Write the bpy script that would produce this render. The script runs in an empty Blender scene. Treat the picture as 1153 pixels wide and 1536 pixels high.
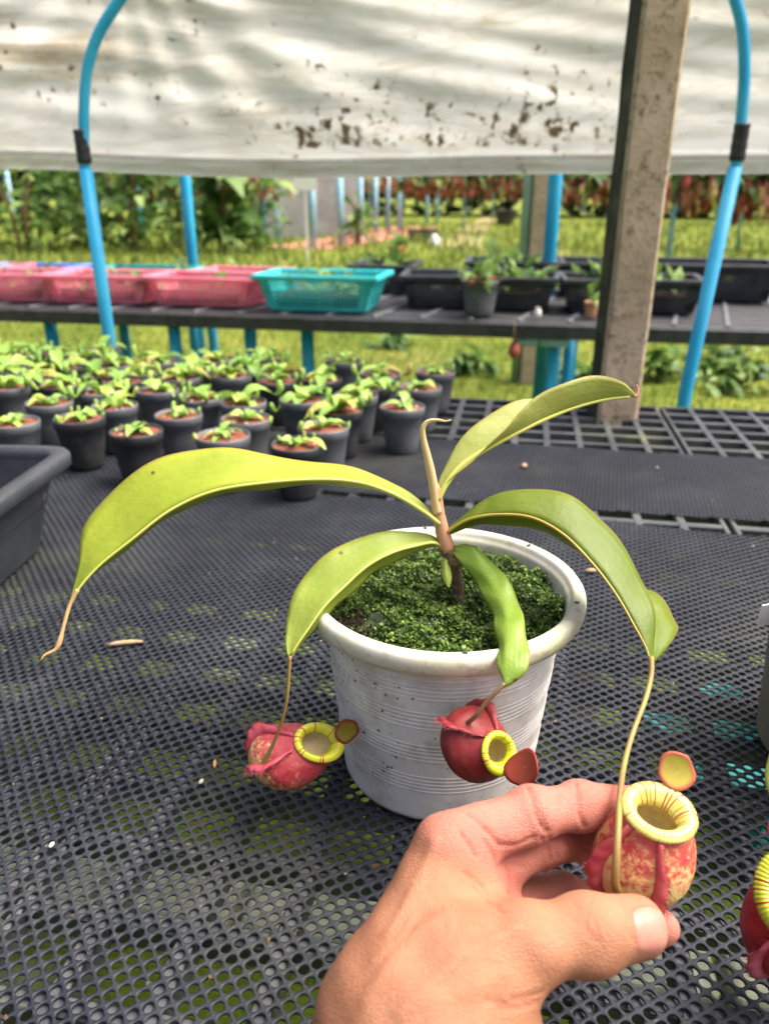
import bpy, math, random
import numpy as np
from mathutils import Vector, Matrix
random.seed(7)
RNG = np.random.default_rng(11)
R = math.radians
SC = bpy.context.scene
COL = SC.collection

# ------------------------------------------------------------------ camera, sky, sun, exposure
F_PX, W_PX, H_PX = 1150.0, 1153.0, 1536.0
PITCH, CAM_H = R(22.5), 0.351          # camera looks down; z = 0 is the top of the near bench
cam = bpy.data.cameras.new('camera')
cam.sensor_fit = 'AUTO'; cam.sensor_width = 36.0
cam.lens = 36.0 * F_PX / H_PX
cam.clip_start = 0.02; cam.clip_end = 400
cam.dof.use_dof = True; cam.dof.focus_distance = 0.40; cam.dof.aperture_fstop = 9.0
camo = bpy.data.objects.new('camera', cam); COL.objects.link(camo)
camo.location = (0, 0, CAM_H); camo.rotation_euler = (R(90) - PITCH, 0, 0)
SC.camera = camo

SUN_EL, SUN_AZ = 60.0, 80.0            # azimuth clockwise from +Y: veiled sun high on the right
world = bpy.data.worlds.new('World'); SC.world = world; world.use_nodes = True
wn = world.node_tree.nodes; wl = world.node_tree.links
bg = wn['Background']; bg.inputs['Strength'].default_value = 0.15
sky = wn.new('ShaderNodeTexSky'); sky.sky_type = 'NISHITA'; sky.sun_disc = False
sky.sun_elevation = R(SUN_EL); sky.sun_rotation = R(SUN_AZ)
sky.air_density = 0.55; sky.dust_density = 9.0; sky.ozone_density = 0.4; sky.altitude = 0
wl.new(sky.outputs['Color'], bg.inputs['Color'])
sun = bpy.data.lights.new('sun', 'SUN'); sun.energy = 2.3; sun.angle = R(48); sun.color = (1.0, 0.95, 0.87)
suno = bpy.data.objects.new('sun', sun); COL.objects.link(suno)
sd = Vector((math.sin(R(SUN_AZ)) * math.cos(R(SUN_EL)), math.cos(R(SUN_AZ)) * math.cos(R(SUN_EL)), math.sin(R(SUN_EL))))
suno.rotation_euler = sd.to_track_quat('Z', 'Y').to_euler(); suno.location = sd * 20
SC.view_settings.view_transform = 'Standard'; SC.view_settings.look = 'None'
SC.view_settings.exposure = 1.2; SC.view_settings.gamma = 1.0
SC.render.engine = 'CYCLES'
SC.cycles.use_denoising = True; SC.cycles.max_bounces = 8; SC.cycles.transparent_max_bounces = 12
SC.cycles.sample_clamp_indirect = 6

# ------------------------------------------------------------------ survey helpers: bearings of the photograph -> points of the place
CP, SP = math.cos(PITCH), math.sin(PITCH)
RIGHT, UPV, BACK = np.array([1, 0, 0.]), np.array([0, SP, CP]), np.array([0, -CP, SP])
def ray(px, py):
    u = (px - W_PX / 2) / F_PX; v = (H_PX / 2 - py) / F_PX
    return np.array([u, CP + v * SP, -SP + v * CP])
def at(px, py, d):                      # at depth d (m) along the view
    return np.array([0, 0, CAM_H]) + ray(px, py) * d
def on(px, py, z=0.0):                  # on the horizontal plane z
    r = ray(px, py); return np.array([0, 0, CAM_H]) + r * ((z - CAM_H) / r[2])
def aty(px, py, y):                     # on the vertical plane y
    r = ray(px, py); return np.array([0, 0, CAM_H]) + r * (y / r[1])
def camvec(r, u, b):                    # right / up / towards viewer -> world
    v = RIGHT * r + UPV * u + BACK * b; return v / np.linalg.norm(v)

# ------------------------------------------------------------------ object helpers
def root_loc(o):
    l = Vector((0, 0, 0))
    while o is not None:
        l += o.location; o = o.parent
    return np.array(l)
def link(name, me, parent=None):
    o = bpy.data.objects.new(name, me); COL.objects.link(o); o.parent = parent; return o
def mesh(name, verts, faces, mat, parent=None, smooth=True, local=False):
    v = np.asarray(verts, float).reshape(-1, 3)
    if parent is not None and not local: v = v - root_loc(parent)
    me = bpy.data.meshes.new(name)
    me.from_pydata(v.tolist(), [], [list(map(int, f)) for f in faces])
    if mat is not None: me.materials.append(mat)
    if smooth: me.polygons.foreach_set('use_smooth', np.ones(len(me.polygons), bool))
    me.update()
    return link(name, me, parent)
def bigmesh(name, V, Fq, mat, parent=None, smooth=False):
    """V (n,3), Fq (m,k) faces of equal size, fast"""
    V = np.asarray(V, np.float32)
    if parent is not None: V = V - root_loc(parent).astype(np.float32)
    me = bpy.data.meshes.new(name); m, k = Fq.shape
    me.vertices.add(len(V)); me.vertices.foreach_set('co', V.ravel())
    me.loops.add(m * k); me.loops.foreach_set('vertex_index', Fq.astype(np.int32).ravel())
    me.polygons.add(m); me.polygons.foreach_set('loop_start', np.arange(0, m * k, k, dtype=np.int32))
    if smooth: me.polygons.foreach_set('use_smooth', np.ones(m, bool))
    me.update(calc_edges=True); me.materials.append(mat)
    return link(name, me, parent)
def tag(o, label=None, cat=None, group=None, kind=None):
    if label: o['label'] = label
    if cat: o['category'] = cat
    if group: o['group'] = group
    if kind: o['kind'] = kind
    return o
def thing(name, loc, label, cat, group=None, rz=0):
    o = bpy.data.objects.new(name, None); COL.objects.link(o); o.empty_display_size = 0.02
    o.location = tuple(map(float, loc)); o.rotation_euler = (0, 0, rz)
    return tag(o, label, cat, group)
def copy_tree(o, parent=None):
    c = o.copy(); COL.objects.link(c); c.parent = parent
    for ch in list(o.children): copy_tree(ch, c)
    return c
class MB:
    def __init__(s): s.v = []; s.f = []
    def add(s, v, f):
        b = len(s.v); s.v.extend([tuple(map(float, p)) for p in v]); s.f.extend([[b + i for i in q] for q in f]); return s
    def box(s, lo, hi):
        x0, y0, z0 = lo; x1, y1, z1 = hi
        return s.add([(x0,y0,z0),(x1,y0,z0),(x1,y1,z0),(x0,y1,z0),(x0,y0,z1),(x1,y0,z1),(x1,y1,z1),(x0,y1,z1)],
                     [(0,3,2,1),(4,5,6,7),(0,1,5,4),(1,2,6,5),(2,3,7,6),(3,0,4,7)])
    def hexa(s, bot, top):
        return s.add(list(bot) + list(top), [(0,3,2,1),(4,5,6,7),(0,1,5,4),(1,2,6,5),(2,3,7,6),(3,0,4,7)])
    def build(s, name, mat, parent=None, smooth=False, local=False): return mesh(name, s.v, s.f, mat, parent, smooth, local)
def spline(pts, n):
    P = np.asarray(pts, float); m = len(P)
    if m == 2: t = np.linspace(0, 1, n)[:, None]; return P[0] * (1 - t) + P[1] * t
    d = np.r_[0, np.cumsum(np.maximum(np.linalg.norm(np.diff(P[:, :3], axis=0), axis=1), 1e-9))]
    E = np.vstack([2 * P[0] - P[1], P, 2 * P[-1] - P[-2]])
    out = []
    for s in np.linspace(0, d[-1], n):
        i = min(max(np.searchsorted(d, s, 'right') - 1, 0), m - 2); u = (s - d[i]) / (d[i + 1] - d[i])
        a, b, c, e = E[i], E[i + 1], E[i + 2], E[i + 3]
        out.append(0.5 * (2 * b + (c - a) * u + (2 * a - 5 * b + 4 * c - e) * u * u + (3 * b - a - 3 * c + e) * u ** 3))
    return np.array(out)
def tube_geo(path, rad, k=10, caps=True):
    P = np.asarray(path, float); n = len(P); rad = np.broadcast_to(np.asarray(rad, float), (n,))
    T = np.gradient(P, axis=0); T /= np.maximum(np.linalg.norm(T, axis=1), 1e-9)[:, None]
    up = np.array([0, 0, 1.]) if abs(T[0][2]) < 0.9 else np.array([1., 0, 0])
    N = np.cross(T[0], up); N /= np.linalg.norm(N); V = []
    for i in range(n):
        N = N - T[i] * N.dot(T[i]); N /= np.linalg.norm(N); B = np.cross(T[i], N)
        for j in range(k):
            a = 2 * math.pi * j / k; V.append(P[i] + rad[i] * (math.cos(a) * N + math.sin(a) * B))
    Fc = [(i * k + j, i * k + (j + 1) % k, (i + 1) * k + (j + 1) % k, (i + 1) * k + j) for i in range(n - 1) for j in range(k)]
    if caps: Fc += [tuple(range(k - 1, -1, -1)), tuple(range((n - 1) * k, n * k))]
    return V, Fc
def tube(name, path, rad, mat, parent=None, k=10, local=False): return mesh(name, *tube_geo(path, rad, k), mat, parent, True, local)
def lathe_geo(prof, k=48, cx=0, cy=0, close_bottom=False, close_top=False):
    V = []; n = len(prof)
    for r, z in prof:
        for j in range(k):
            a = 2 * math.pi * j / k; V.append((cx + r * math.cos(a), cy + r * math.sin(a), z))
    Fc = [(i * k + j, i * k + (j + 1) % k, (i + 1) * k + (j + 1) % k, (i + 1) * k + j) for i in range(n - 1) for j in range(k)]
    if close_bottom: Fc.append(tuple(range(k - 1, -1, -1)))
    if close_top: Fc.append(tuple(range((n - 1) * k, n * k)))
    return V, Fc
def bevel(o, w, seg=2):
    m = o.modifiers.new('bevel', 'BEVEL'); m.width = w; m.segments = seg; m.limit_method = 'ANGLE'; return o
def solid(o, t):
    m = o.modifiers.new('thick', 'SOLIDIFY'); m.thickness = t; m.offset = 0; return o
def subd(o, l=1):
    m = o.modifiers.new('sub', 'SUBSURF'); m.levels = l; m.render_levels = l; return o

# ------------------------------------------------------------------ materials
class NT:
    def __init__(s, name):
        s.m = bpy.data.materials.new(name); s.m.use_nodes = True; s.n = s.m.node_tree.nodes; s.l = s.m.node_tree.links
        s.b = s.n['Principled BSDF']; s.out = s.n['Material Output']; s.tc = s.n.new('ShaderNodeTexCoord')
    def new(s, t, **kw):
        x = s.n.new(t)
        for k, v in kw.items(): setattr(x, k, v)
        return x
    def noise(s, scale, detail=4, rough=0.55, coord='Object', mapping=None, dist=0.0):
        x = s.n.new('ShaderNodeTexNoise'); x.inputs['Scale'].default_value = scale; x.inputs['Detail'].default_value = detail
        x.inputs['Roughness'].default_value = rough; x.inputs['Distortion'].default_value = dist
        src = s.tc.outputs[coord]
        if mapping:
            mp = s.n.new('ShaderNodeMapping'); mp.inputs['Scale'].default_value = mapping; s.l.new(src, mp.inputs['Vector']); src = mp.outputs[0]
        s.l.new(src, x.inputs['Vector']); return x.outputs['Fac']
    def ramp(s, fac, stops):
        r = s.n.new('ShaderNodeValToRGB'); e = r.color_ramp.elements
        while len(e) < len(stops): e.new(0.5)
        for i, (p, c) in enumerate(stops):
            e[i].position = p; e[i].color = (*c, 1) if len(c) == 3 else c
        s.l.new(fac, r.inputs['Fac']); return r.outputs['Color']
    def step(s, fac, a, b):
        x = s.n.new('ShaderNodeMapRange'); x.inputs['From Min'].default_value = a; x.inputs['From Max'].default_value = b
        x.interpolation_type = 'SMOOTHSTEP'; s.l.new(fac, x.inputs['Value']); return x.outputs['Result']
    def mix(s, fac, a, b, mode='MIX'):
        x = s.n.new('ShaderNodeMix'); x.data_type = 'RGBA'; x.blend_type = mode
        if isinstance(fac, (int, float)): x.inputs[0].default_value = fac
        else: s.l.new(fac, x.inputs[0])
        for k, v in ((6, a), (7, b)):
            if isinstance(v, tuple): x.inputs[k].default_value = (*v, 1)
            else: s.l.new(v, x.inputs[k])
        return x.outputs[2]
    def math(s, op, a, b=None):
        x = s.n.new('ShaderNodeMath'); x.operation = op
        for k, v in ((0, a), (1, b)):
            if v is None: continue
            if isinstance(v, (int, float)): x.inputs[k].default_value = v
            else: s.l.new(v, x.inputs[k])
        return x.outputs[0]
    def attr(s, name):
        x = s.n.new('ShaderNodeAttribute'); x.attribute_name = name; return x
    def bump(s, h, strength=0.3, dist=0.01):
        x = s.n.new('ShaderNodeBump'); x.inputs['Strength'].default_value = strength; x.inputs['Distance'].default_value = dist
        s.l.new(h, x.inputs['Height']); s.l.new(x.outputs[0], s.b.inputs['Normal']); return s
    def col(s, c):
        if isinstance(c, tuple): s.b.inputs['Base Color'].default_value = (*c, 1)
        else: s.l.new(c, s.b.inputs['Base Color'])
        s.c = c; return s
    def rough(s, v, spec=None):
        if isinstance(v, (int, float)): s.b.inputs['Roughness'].default_value = v
        else: s.l.new(v, s.b.inputs['Roughness'])
        if spec is not None: s.b.inputs['Specular IOR Level'].default_value = spec
        return s
    def translucent(s, c, w):
        t = s.n.new('ShaderNodeBsdfTranslucent'); mx = s.n.new('ShaderNodeMixShader'); mx.inputs[0].default_value = w
        if isinstance(c, tuple): t.inputs[0].default_value = (*c, 1)
        else: s.l.new(c, t.inputs[0])
        s.l.new(s.b.outputs[0], mx.inputs[1]); s.l.new(t.outputs[0], mx.inputs[2]); s.l.new(mx.outputs[0], s.out.inputs[0]); s.last = mx; return s
def simple(name, c1, c2, scale=40, rough=0.5, bump=0.0, bscale=None, bdist=0.002, spec=0.4, lo=0.35, hi=0.65):
    t = NT(name); n = t.noise(scale, 5); t.col(t.mix(t.step(n, lo, hi), c1, c2)).rough(rough, spec)
    if bump: t.bump(t.noise(bscale or scale * 3, 4), bump, bdist)
    return t.m
MT = {}
t = NT('mat_mesh_plastic'); n = t.noise(9, 6, .65); n2 = t.noise(220, 3)
c = t.mix(t.step(n, .42, .72), (.010, .013, .021), (.028, .033, .044)); c = t.mix(t.math('MULTIPLY', t.step(t.noise(3.2, 5, .7), .52, .70), .55), c, (.052, .055, .045)); c = t.mix(t.step(n2, .64, .78), c, (.075, .075, .07))
t.col(c).rough(t.ramp(n, [(.3, (.5,)*3), (.7, (.72,)*3)]), .32).bump(t.noise(500, 3), .3, .0006); MT['net'] = t.m
t = NT('lattice_plastic'); n = t.noise(14, 6, .65); c = t.mix(t.step(n, .35, .7), (.034, .039, .050), (.085, .088, .088))
c = t.mix(t.step(t.noise(5, 3), .55, .75), c, (.12, .13, .075)); t.col(c).rough(.6, .4).bump(t.noise(300, 3), .3, .001); MT['lattice'] = t.m
t = NT('black_plastic'); c = t.mix(t.step(t.noise(30, 5), .35, .65), (.022, .024, .028), (.042, .044, .048)); c = t.mix(t.math('MULTIPLY', t.step(t.noise(45, 6, .7), .56, .72), .45), c, (.13, .115, .095)); t.col(c).rough(.5, .4).bump(t.noise(250, 4), .15, .001); MT['black_plastic'] = t.m
MT['grey_plastic'] = simple('grey_plastic', (.085, .092, .105), (.13, .135, .145), 30, .5, .15, 250, .001)
t = NT('tray_plastic'); n = t.noise(12, 7, .7); c = t.mix(t.step(n, .3, .7), (.02, .024, .03), (.045, .05, .06))
c = t.mix(t.step(t.noise(22, 6, .7), .64, .72), c, (.22, .17, .13)); t.col(c).rough(.42, .5).bump(t.noise(120, 4), .25, .001); MT['tray'] = t.m
t = NT('pink_plastic'); c = t.mix(t.step(t.noise(12, 4), .35, .65), (.88, .26, .38), (.90, .36, .46)); t.col(c).rough(.4, .4); t.translucent(c, .35); MT['pink'] = t.m
MT['cyan'] = simple('turquoise_plastic', (.02, .48, .52), (.06, .56, .58), 12, .4)
MT['blue_basket'] = simple('blue_plastic', (.12, .22, .62), (.17, .28, .66), 12, .4)
MT['green_basket'] = simple('green_plastic', (.015, .25, .24), (.03, .32, .29), 12, .4)
t = NT('blue_pvc'); c = t.mix(t.step(t.noise(9, 5), .35, .65), (.015, .36, .66), (.045, .43, .70)); c = t.mix(t.math('MULTIPLY', t.step(t.noise(38, 6, .7, mapping=(1, 1, .2)), .58, .72), .5), c, (.20, .42, .55)); c = t.mix(t.math('MULTIPLY', t.step(t.noise(60, 5, .7), .64, .72), .6), c, (.10, .16, .17)); t.col(c).rough(.42, .4).bump(t.noise(80, 4), .12, .001); MT['blue_pipe'] = t.m
MT['pale_pipe'] = simple('weathered_pale_blue_pvc', (.20, .42, .56), (.32, .48, .56), 9, .55)

MT['tape'] = simple('black_tape', (.012, .012, .016), (.03, .03, .036), 60, .45, .3, 400, .001)
t = NT('aged_concrete'); n = t.noise(11, 8, .7); n2 = t.noise(70, 5, .7); n3 = t.noise(4, 4)
c = t.mix(t.step(n, .32, .68), (.37, .285, .19), (.51, .41, .295)); c = t.mix(t.step(n2, .50, .72), c, (.13, .105, .075))
c = t.mix(t.step(n3, .5, .75), c, (.26, .22, .13)); t.col(c).rough(.9, .2).bump(n2, .6, .004); MT['concrete'] = t.m
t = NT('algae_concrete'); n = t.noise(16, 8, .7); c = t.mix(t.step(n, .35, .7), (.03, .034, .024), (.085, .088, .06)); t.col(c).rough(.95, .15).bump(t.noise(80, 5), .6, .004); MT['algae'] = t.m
# lawn and soil
t = NT('lawn_ground'); n = t.noise(.9, 8, .7); n2 = t.noise(14, 6, .7); n3 = t.noise(.35, 4)
c = t.mix(t.step(n, .33, .68), (.11, .16, .02), (.25, .28, .045)); c = t.mix(t.step(n2, .45, .7), c, (.075, .11, .015))
c = t.mix(t.step(n3, .55, .75), c, (.26, .23, .08)); t.col(c).rough(.95, .1).bump(n2, 1.0, .05); MT['lawn'] = t.m
t = NT('moss_and_litter_ground'); n = t.noise(5, 8, .7); n2 = t.noise(26, 6, .7); n3 = t.noise(2.4, 5, .6)
c = t.mix(t.step(n, .40, .62), (.115, .185, .016), (.05, .07, .016)); c = t.mix(t.step(n2, .55, .72), c, (.20, .085, .04)); c = t.mix(t.step(n3, .58, .66), c, (.22, .27, .12))
t.col(c).rough(.95, .1).bump(n2, 1.0, .02); MT['underbench'] = t.m
MT['kerbstone'] = simple('pale_concrete_edging', (.24, .27, .18), (.36, .38, .28), 25, .9, .4, 90, .004)
MT['redmat'] = simple('faded_red_ground_sheet', (.50, .16, .12), (.42, .20, .15), 3, .85)
MT['dirt'] = simple('dirt_path', (.30, .22, .10), (.22, .22, .06), 3, .95)
def leafmat(name, c1, c2, tr, w=.35, rough=.46, scale=30, spots=True, spot=(.10, .03, .01), spot_scale=75, thr=.10):
    t = NT(name); n = t.noise(scale, 4); c = t.mix(t.step(n, .3, .7), c1, c2)
    vn = t.noise(9, 3, mapping=(1, 1, 1)); c = t.mix(t.math('MULTIPLY', t.step(vn, .5, .8), .5), c, tr)
    if spots:
        v = t.new('ShaderNodeTexVoronoi'); v.inputs['Scale'].default_value = spot_scale; v.inputs['Randomness'].default_value = 1
        t.l.new(t.tc.outputs['Object'], v.inputs['Vector'])
        k = t.new('ShaderNodeTexNoise'); k.inputs['Scale'].default_value = 30; t.l.new(t.tc.outputs['Object'], k.inputs['Vector'])
        m = t.math('MULTIPLY', t.math('LESS_THAN', v.outputs['Distance'], thr), t.math('GREATER_THAN', k.outputs['Fac'], .53))
        c = t.mix(t.math('MULTIPLY', m, .8), c, spot)
    lv = t.attr('lv').outputs['Fac']; vn2 = t.math('SINE', t.math('ADD', t.math('MULTIPLY', lv, 30.0), t.math('MULTIPLY', t.noise(60, 3), 5.0))); c = t.mix(t.math('MULTIPLY', t.step(vn2, .2, 1.0), .07), c, tuple(.55 * q for q in c1))
    c = t.mix(t.math('MULTIPLY', t.step(t.math('ABSOLUTE', lv), .955, .99), .65), c, (.30, .17, .05)); c = t.mix(t.math('MULTIPLY', t.step(t.noise(70, 5, .7), .60, .74), .35), c, (.42, .38, .08))
    t.col(c).rough(rough, .5).bump(t.math('ADD', t.noise(110, 5, .65), t.math('MULTIPLY', vn2, .025)), .35, .0022); t.translucent(t.mix(.5, c, tr), w); return t.m
MT['leaf_bright'] = leafmat('bright_yellow_green_leaf', (.31, .39, .03), (.38, .45, .04), (.48, .53, .05), .34)
MT['leaf_mid'] = leafmat('yellow_green_leaf', (.27, .36, .05), (.34, .42, .065), (.45, .53, .09), .32)
MT['leaf_deep'] = leafmat('deep_green_leaf', (.115, .18, .006), (.155, .215, .009), (.24, .29, .015), .36, .5)
MT['leaf_gloss'] = leafmat('glossy_green_leaf', (.17, .29, .025), (.25, .37, .05), (.34, .48, .08), .25, .36)
MT['leaf_under'] = leafmat('dull_olive_leaf', (.32, .36, .075), (.38, .40, .10), (.45, .50, .09), .25, .5)
MT['leaf_pale'] = leafmat('pale_green_leaf', (.30, .48, .16), (.36, .54, .2), (.4, .6, .2), .25, .4, spots=False)
MT['midrib'] = simple('yellow_midrib', (.46, .50, .09), (.50, .48, .12), 60, .5)
MT['midrib_brown'] = simple('brown_green_midrib', (.33, .30, .04), (.38, .24, .05), 60, .45)
MT['tendril'] = simple('olive_brown_tendril', (.26, .22, .05), (.24, .13, .045), 45, .45)
MT['tendril_pink'] = simple('pink_tendril', (.42, .30, .12), (.46, .17, .11), 30, .5)
MT['tendril_dark'] = simple('dark_brown_tendril', (.17, .10, .05), (.22, .15, .06), 60, .5)
MT['sheath'] = simple('pinkish_tan_stem', (.47, .27, .15), (.52, .22, .14), 60, .5, .25, 300, .001)
MT['shoot'] = simple('tan_shoot', (.55, .43, .20), (.56, .36, .20), 40, .5, .2, 200, .001)
MT['bark'] = simple('dark_bark', (.055, .036, .022), (.15, .10, .06), 120, .85, .8, 300, .002)
def island(name, stops, rough=.6, w=.25):
    t = NT(name); g = t.new('ShaderNodeNewGeometry'); c = t.ramp(g.outputs['Random Per Island'], stops); t.col(c).rough(rough, .3)
    if w: t.translucent(c, w)
    return t.m
t = NT('moss_leaflets'); g = t.new('ShaderNodeNewGeometry'); n = t.noise(95, 4, .6); c = t.ramp(g.outputs['Random Per Island'], [(0, (.016, .036, .007)), (.45, (.045, .10, .012)), (.8, (.10, .18, .02)), (1, (.22, .31, .06))])
c = t.mix(t.math('MULTIPLY', t.step(n, .55, .70), .6), c, (.05, .05, .018)); c = t.mix(t.math('MULTIPLY', t.step(t.noise(40, 3), .55, .68), .5), c, (.17, .26, .03)); t.col(c).rough(.5, .3); t.translucent(c, .15); MT['moss'] = t.m
MT['moss_base'] = simple('dark_moss_bed', (.012, .022, .008), (.03, .05, .012), 120, .9, .8, 300, .003)
MT['peat'] = simple('dark_peat', (.022, .012, .010), (.05, .022, .018), 200, .95, .8, 400, .003)
MT['grass'] = island('grass_blades', [(0, (.07, .12, .015)), (.5, (.13, .19, .025)), (.85, (.22, .26, .045)), (1, (.33, .30, .09))], .6, .3)
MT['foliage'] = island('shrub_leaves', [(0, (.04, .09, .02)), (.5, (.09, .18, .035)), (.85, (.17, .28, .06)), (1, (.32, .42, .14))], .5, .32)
MT['dark_foliage'] = island('dark_tree_leaves', [(0, (.02, .035, .012)), (.7, (.05, .085, .022)), (1, (.10, .15, .04))], .5, .2)  # darker leaf greens for the closing tree row, varied per leaf
MT['red_foliage'] = island('red_pitchers', [(0, (.16, .025, .025)), (.35, (.40, .08, .07)), (.7, (.55, .24, .18)), (1, (.48, .44, .14))], .5, .15)
MT['seedling'] = island('seedling_leaf', [(0, (.23, .38, .05)), (.6, (.30, .45, .07)), (1, (.42, .52, .10))], .4, .25)
t = NT('seedling_leaf_green'); n = t.noise(35, 4); oi = t.new('ShaderNodeObjectInfo')
c = t.ramp(oi.outputs['Random'], [(0, (.22, .42, .08)), (.5, (.34, .56, .11)), (.85, (.48, .62, .12)), (1, (.46, .38, .10))]); c = t.mix(t.step(n, .55, .8), c, (.44, .42, .10)); t.col(c).rough(.4, .45); t.translucent(c, .25); MT['seedling'] = t.m
MT['coir'] = simple('red_brown_coir', (.17, .05, .03), (.30, .10, .06), 260, .95, 1.0, 500, .003)
MT['perlite'] = simple('white_perlite', (.62, .58, .46), (.5, .45, .33), 300, .9)
MT['terracotta'] = simple('terracotta', (.60, .20, .10), (.66, .27, .15), 20, .8)
MT['white_card'] = simple('white_card', (.80, .80, .77), (.72, .72, .70), 20, .6)
MT['dry_leaf'] = simple('dry_leaf', (.45, .31, .19), (.30, .17, .09), 90, .8, .5, 300, .001)

# ------------------------------------------------------------------ ground
GZ = -0.65
def ground_sheet(name, x0, x1, y0, y1, z, mat, nx=2, ny=2):
    X, Y = np.meshgrid(np.linspace(x0, x1, nx), np.linspace(y0, y1, ny)); V = np.c_[X.ravel(), Y.ravel(), np.full(X.size, z)]
    Fc = [(j * nx + i, j * nx + i + 1, (j + 1) * nx + i + 1, (j + 1) * nx + i) for j in range(ny - 1) for i in range(nx - 1)]
    return tag(mesh(name, V, Fc, mat, None, False), kind='structure')
ground_sheet('lawn', -150, 150, -60, 200, GZ, MT['lawn'])
ground_sheet('mossy_ground', -1.9, 1.9, -.6, 1.62, GZ + .004, MT['underbench'])
def strip(name, pts, w, z, mat):
    P = spline([(*p, 0) for p in pts], 20)[:, :2]; T = np.gradient(P, axis=0); T /= np.linalg.norm(T, axis=1)[:, None]; N = np.c_[-T[:, 1], T[:, 0]]
    V = [(*(p + n * w / 2), z) for p, n in zip(P, N)] + [(*(p - n * w / 2), z) for p, n in zip(P, N)]; n = len(P)
    return tag(mesh(name, V, [(i, i + 1, n + i + 1, n + i) for i in range(n - 1)], mat, None, False), kind='structure')
strip('dirt_path', [on(690, 372, GZ)[:2], on(705, 350, GZ)[:2], on(722, 336, GZ)[:2], on(738, 325, GZ)[:2]], .8, GZ + .008, MT['dirt'])
strip('red_ground_sheet', [on(440, 373, GZ)[:2], on(510, 364, GZ)[:2], on(570, 351, GZ)[:2], on(625, 341, GZ)[:2]], 1.6, GZ + .012, MT['redmat'])
def blades(n, sampler, hmin, hmax, w):
    P = np.array([sampler() for _ in range(n)]); a = RNG.uniform(0, 2 * np.pi, n); h = RNG.uniform(hmin, hmax, n); lean = RNG.uniform(.1, .7, n) * h
    d = np.c_[np.cos(a), np.sin(a)]; s = np.c_[-d[:, 1], d[:, 0]] * w
    z = np.full(n, GZ - .004)
    A = np.c_[P - s, z]; B = np.c_[P + s, z]; C = np.c_[P + d * lean[:, None] * .4 + s * .6, z + h * .6]; D = np.c_[P + d * lean[:, None] * .4 - s * .6, z + h * .6]; T = np.c_[P + d * lean[:, None], z + h]
    V = np.stack([A, B, C, D, T], 1).reshape(-1, 3); i = np.arange(n)[:, None] * 5
    return V, np.vstack([i + [[0, 1, 2]], i + [[0, 2, 3]], i + [[3, 2, 4]]])
def s_near():
    y = random.uniform(1.75, 9.0); return (random.uniform(-.75, .75) * y + .1 * y, y)
def s_far():
    y = 9 + 22 * random.random() ** 1.4; return (random.uniform(-.65, .65) * y, y)
V1, F1 = blades(30000, s_near, .02, .075, .004); V2, F2 = blades(16000, s_far, .05, .22, .018)
tag(bigmesh('grass', np.vstack([V1, V2]), np.vstack([F1, F2 + len(V1)]), MT['grass']), 'short yellow green grass covering the open ground', 'grass', kind='stuff')

# ------------------------------------------------------------------ near bench: lattice panels, perforated mats, legs
BY = R(-10)
BV = np.array([math.cos(BY), math.sin(BY)]); BU = np.array([-math.sin(BY), math.cos(BY)])
def bench(s, t, z=0.0): p = BV * s + BU * t; return np.array([p[0], p[1], z])
def bst(x, y): return np.array([x, y]).dot(BV), np.array([x, y]).dot(BU)
b1 = thing('plant_bench', (0, 0, GZ), 'low nursery bench of grey plastic lattice panels under black perforated mats', 'bench')
b1.rotation_euler = (0, 0, BY)
def child_local(o): o.parent = b1; return o
T_BACK, PAN = 1.415, 0.5
def lattice_mesh():
    m = MB(); n = 10; e = .003; q = (PAN - 2 * e) / n
    for i in range(n + 1):
        c = e + q * i; w = .0050 if 0 < i < n else .003
        c = min(max(c, e + w), PAN - e - w)
        m.box((c - w, e, -.018), (c + w, PAN - e, -.0005))
        m.box((e + .0005, c - w, -.017), (PAN - e - .0005, c + w, -.0012))
    return m
proto = None
for i in range(5):
    for j in range(3):
        if proto is None:
            proto = lattice_mesh().build('lattice_panel', MT['lattice'], None); bevel(proto, .0012, 1); o = proto
        else: o = proto.copy(); COL.objects.link(o)
        o.parent = b1; o.location = (-1.25 + PAN * i, T_BACK - PAN * (j + 1), -GZ)
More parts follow.
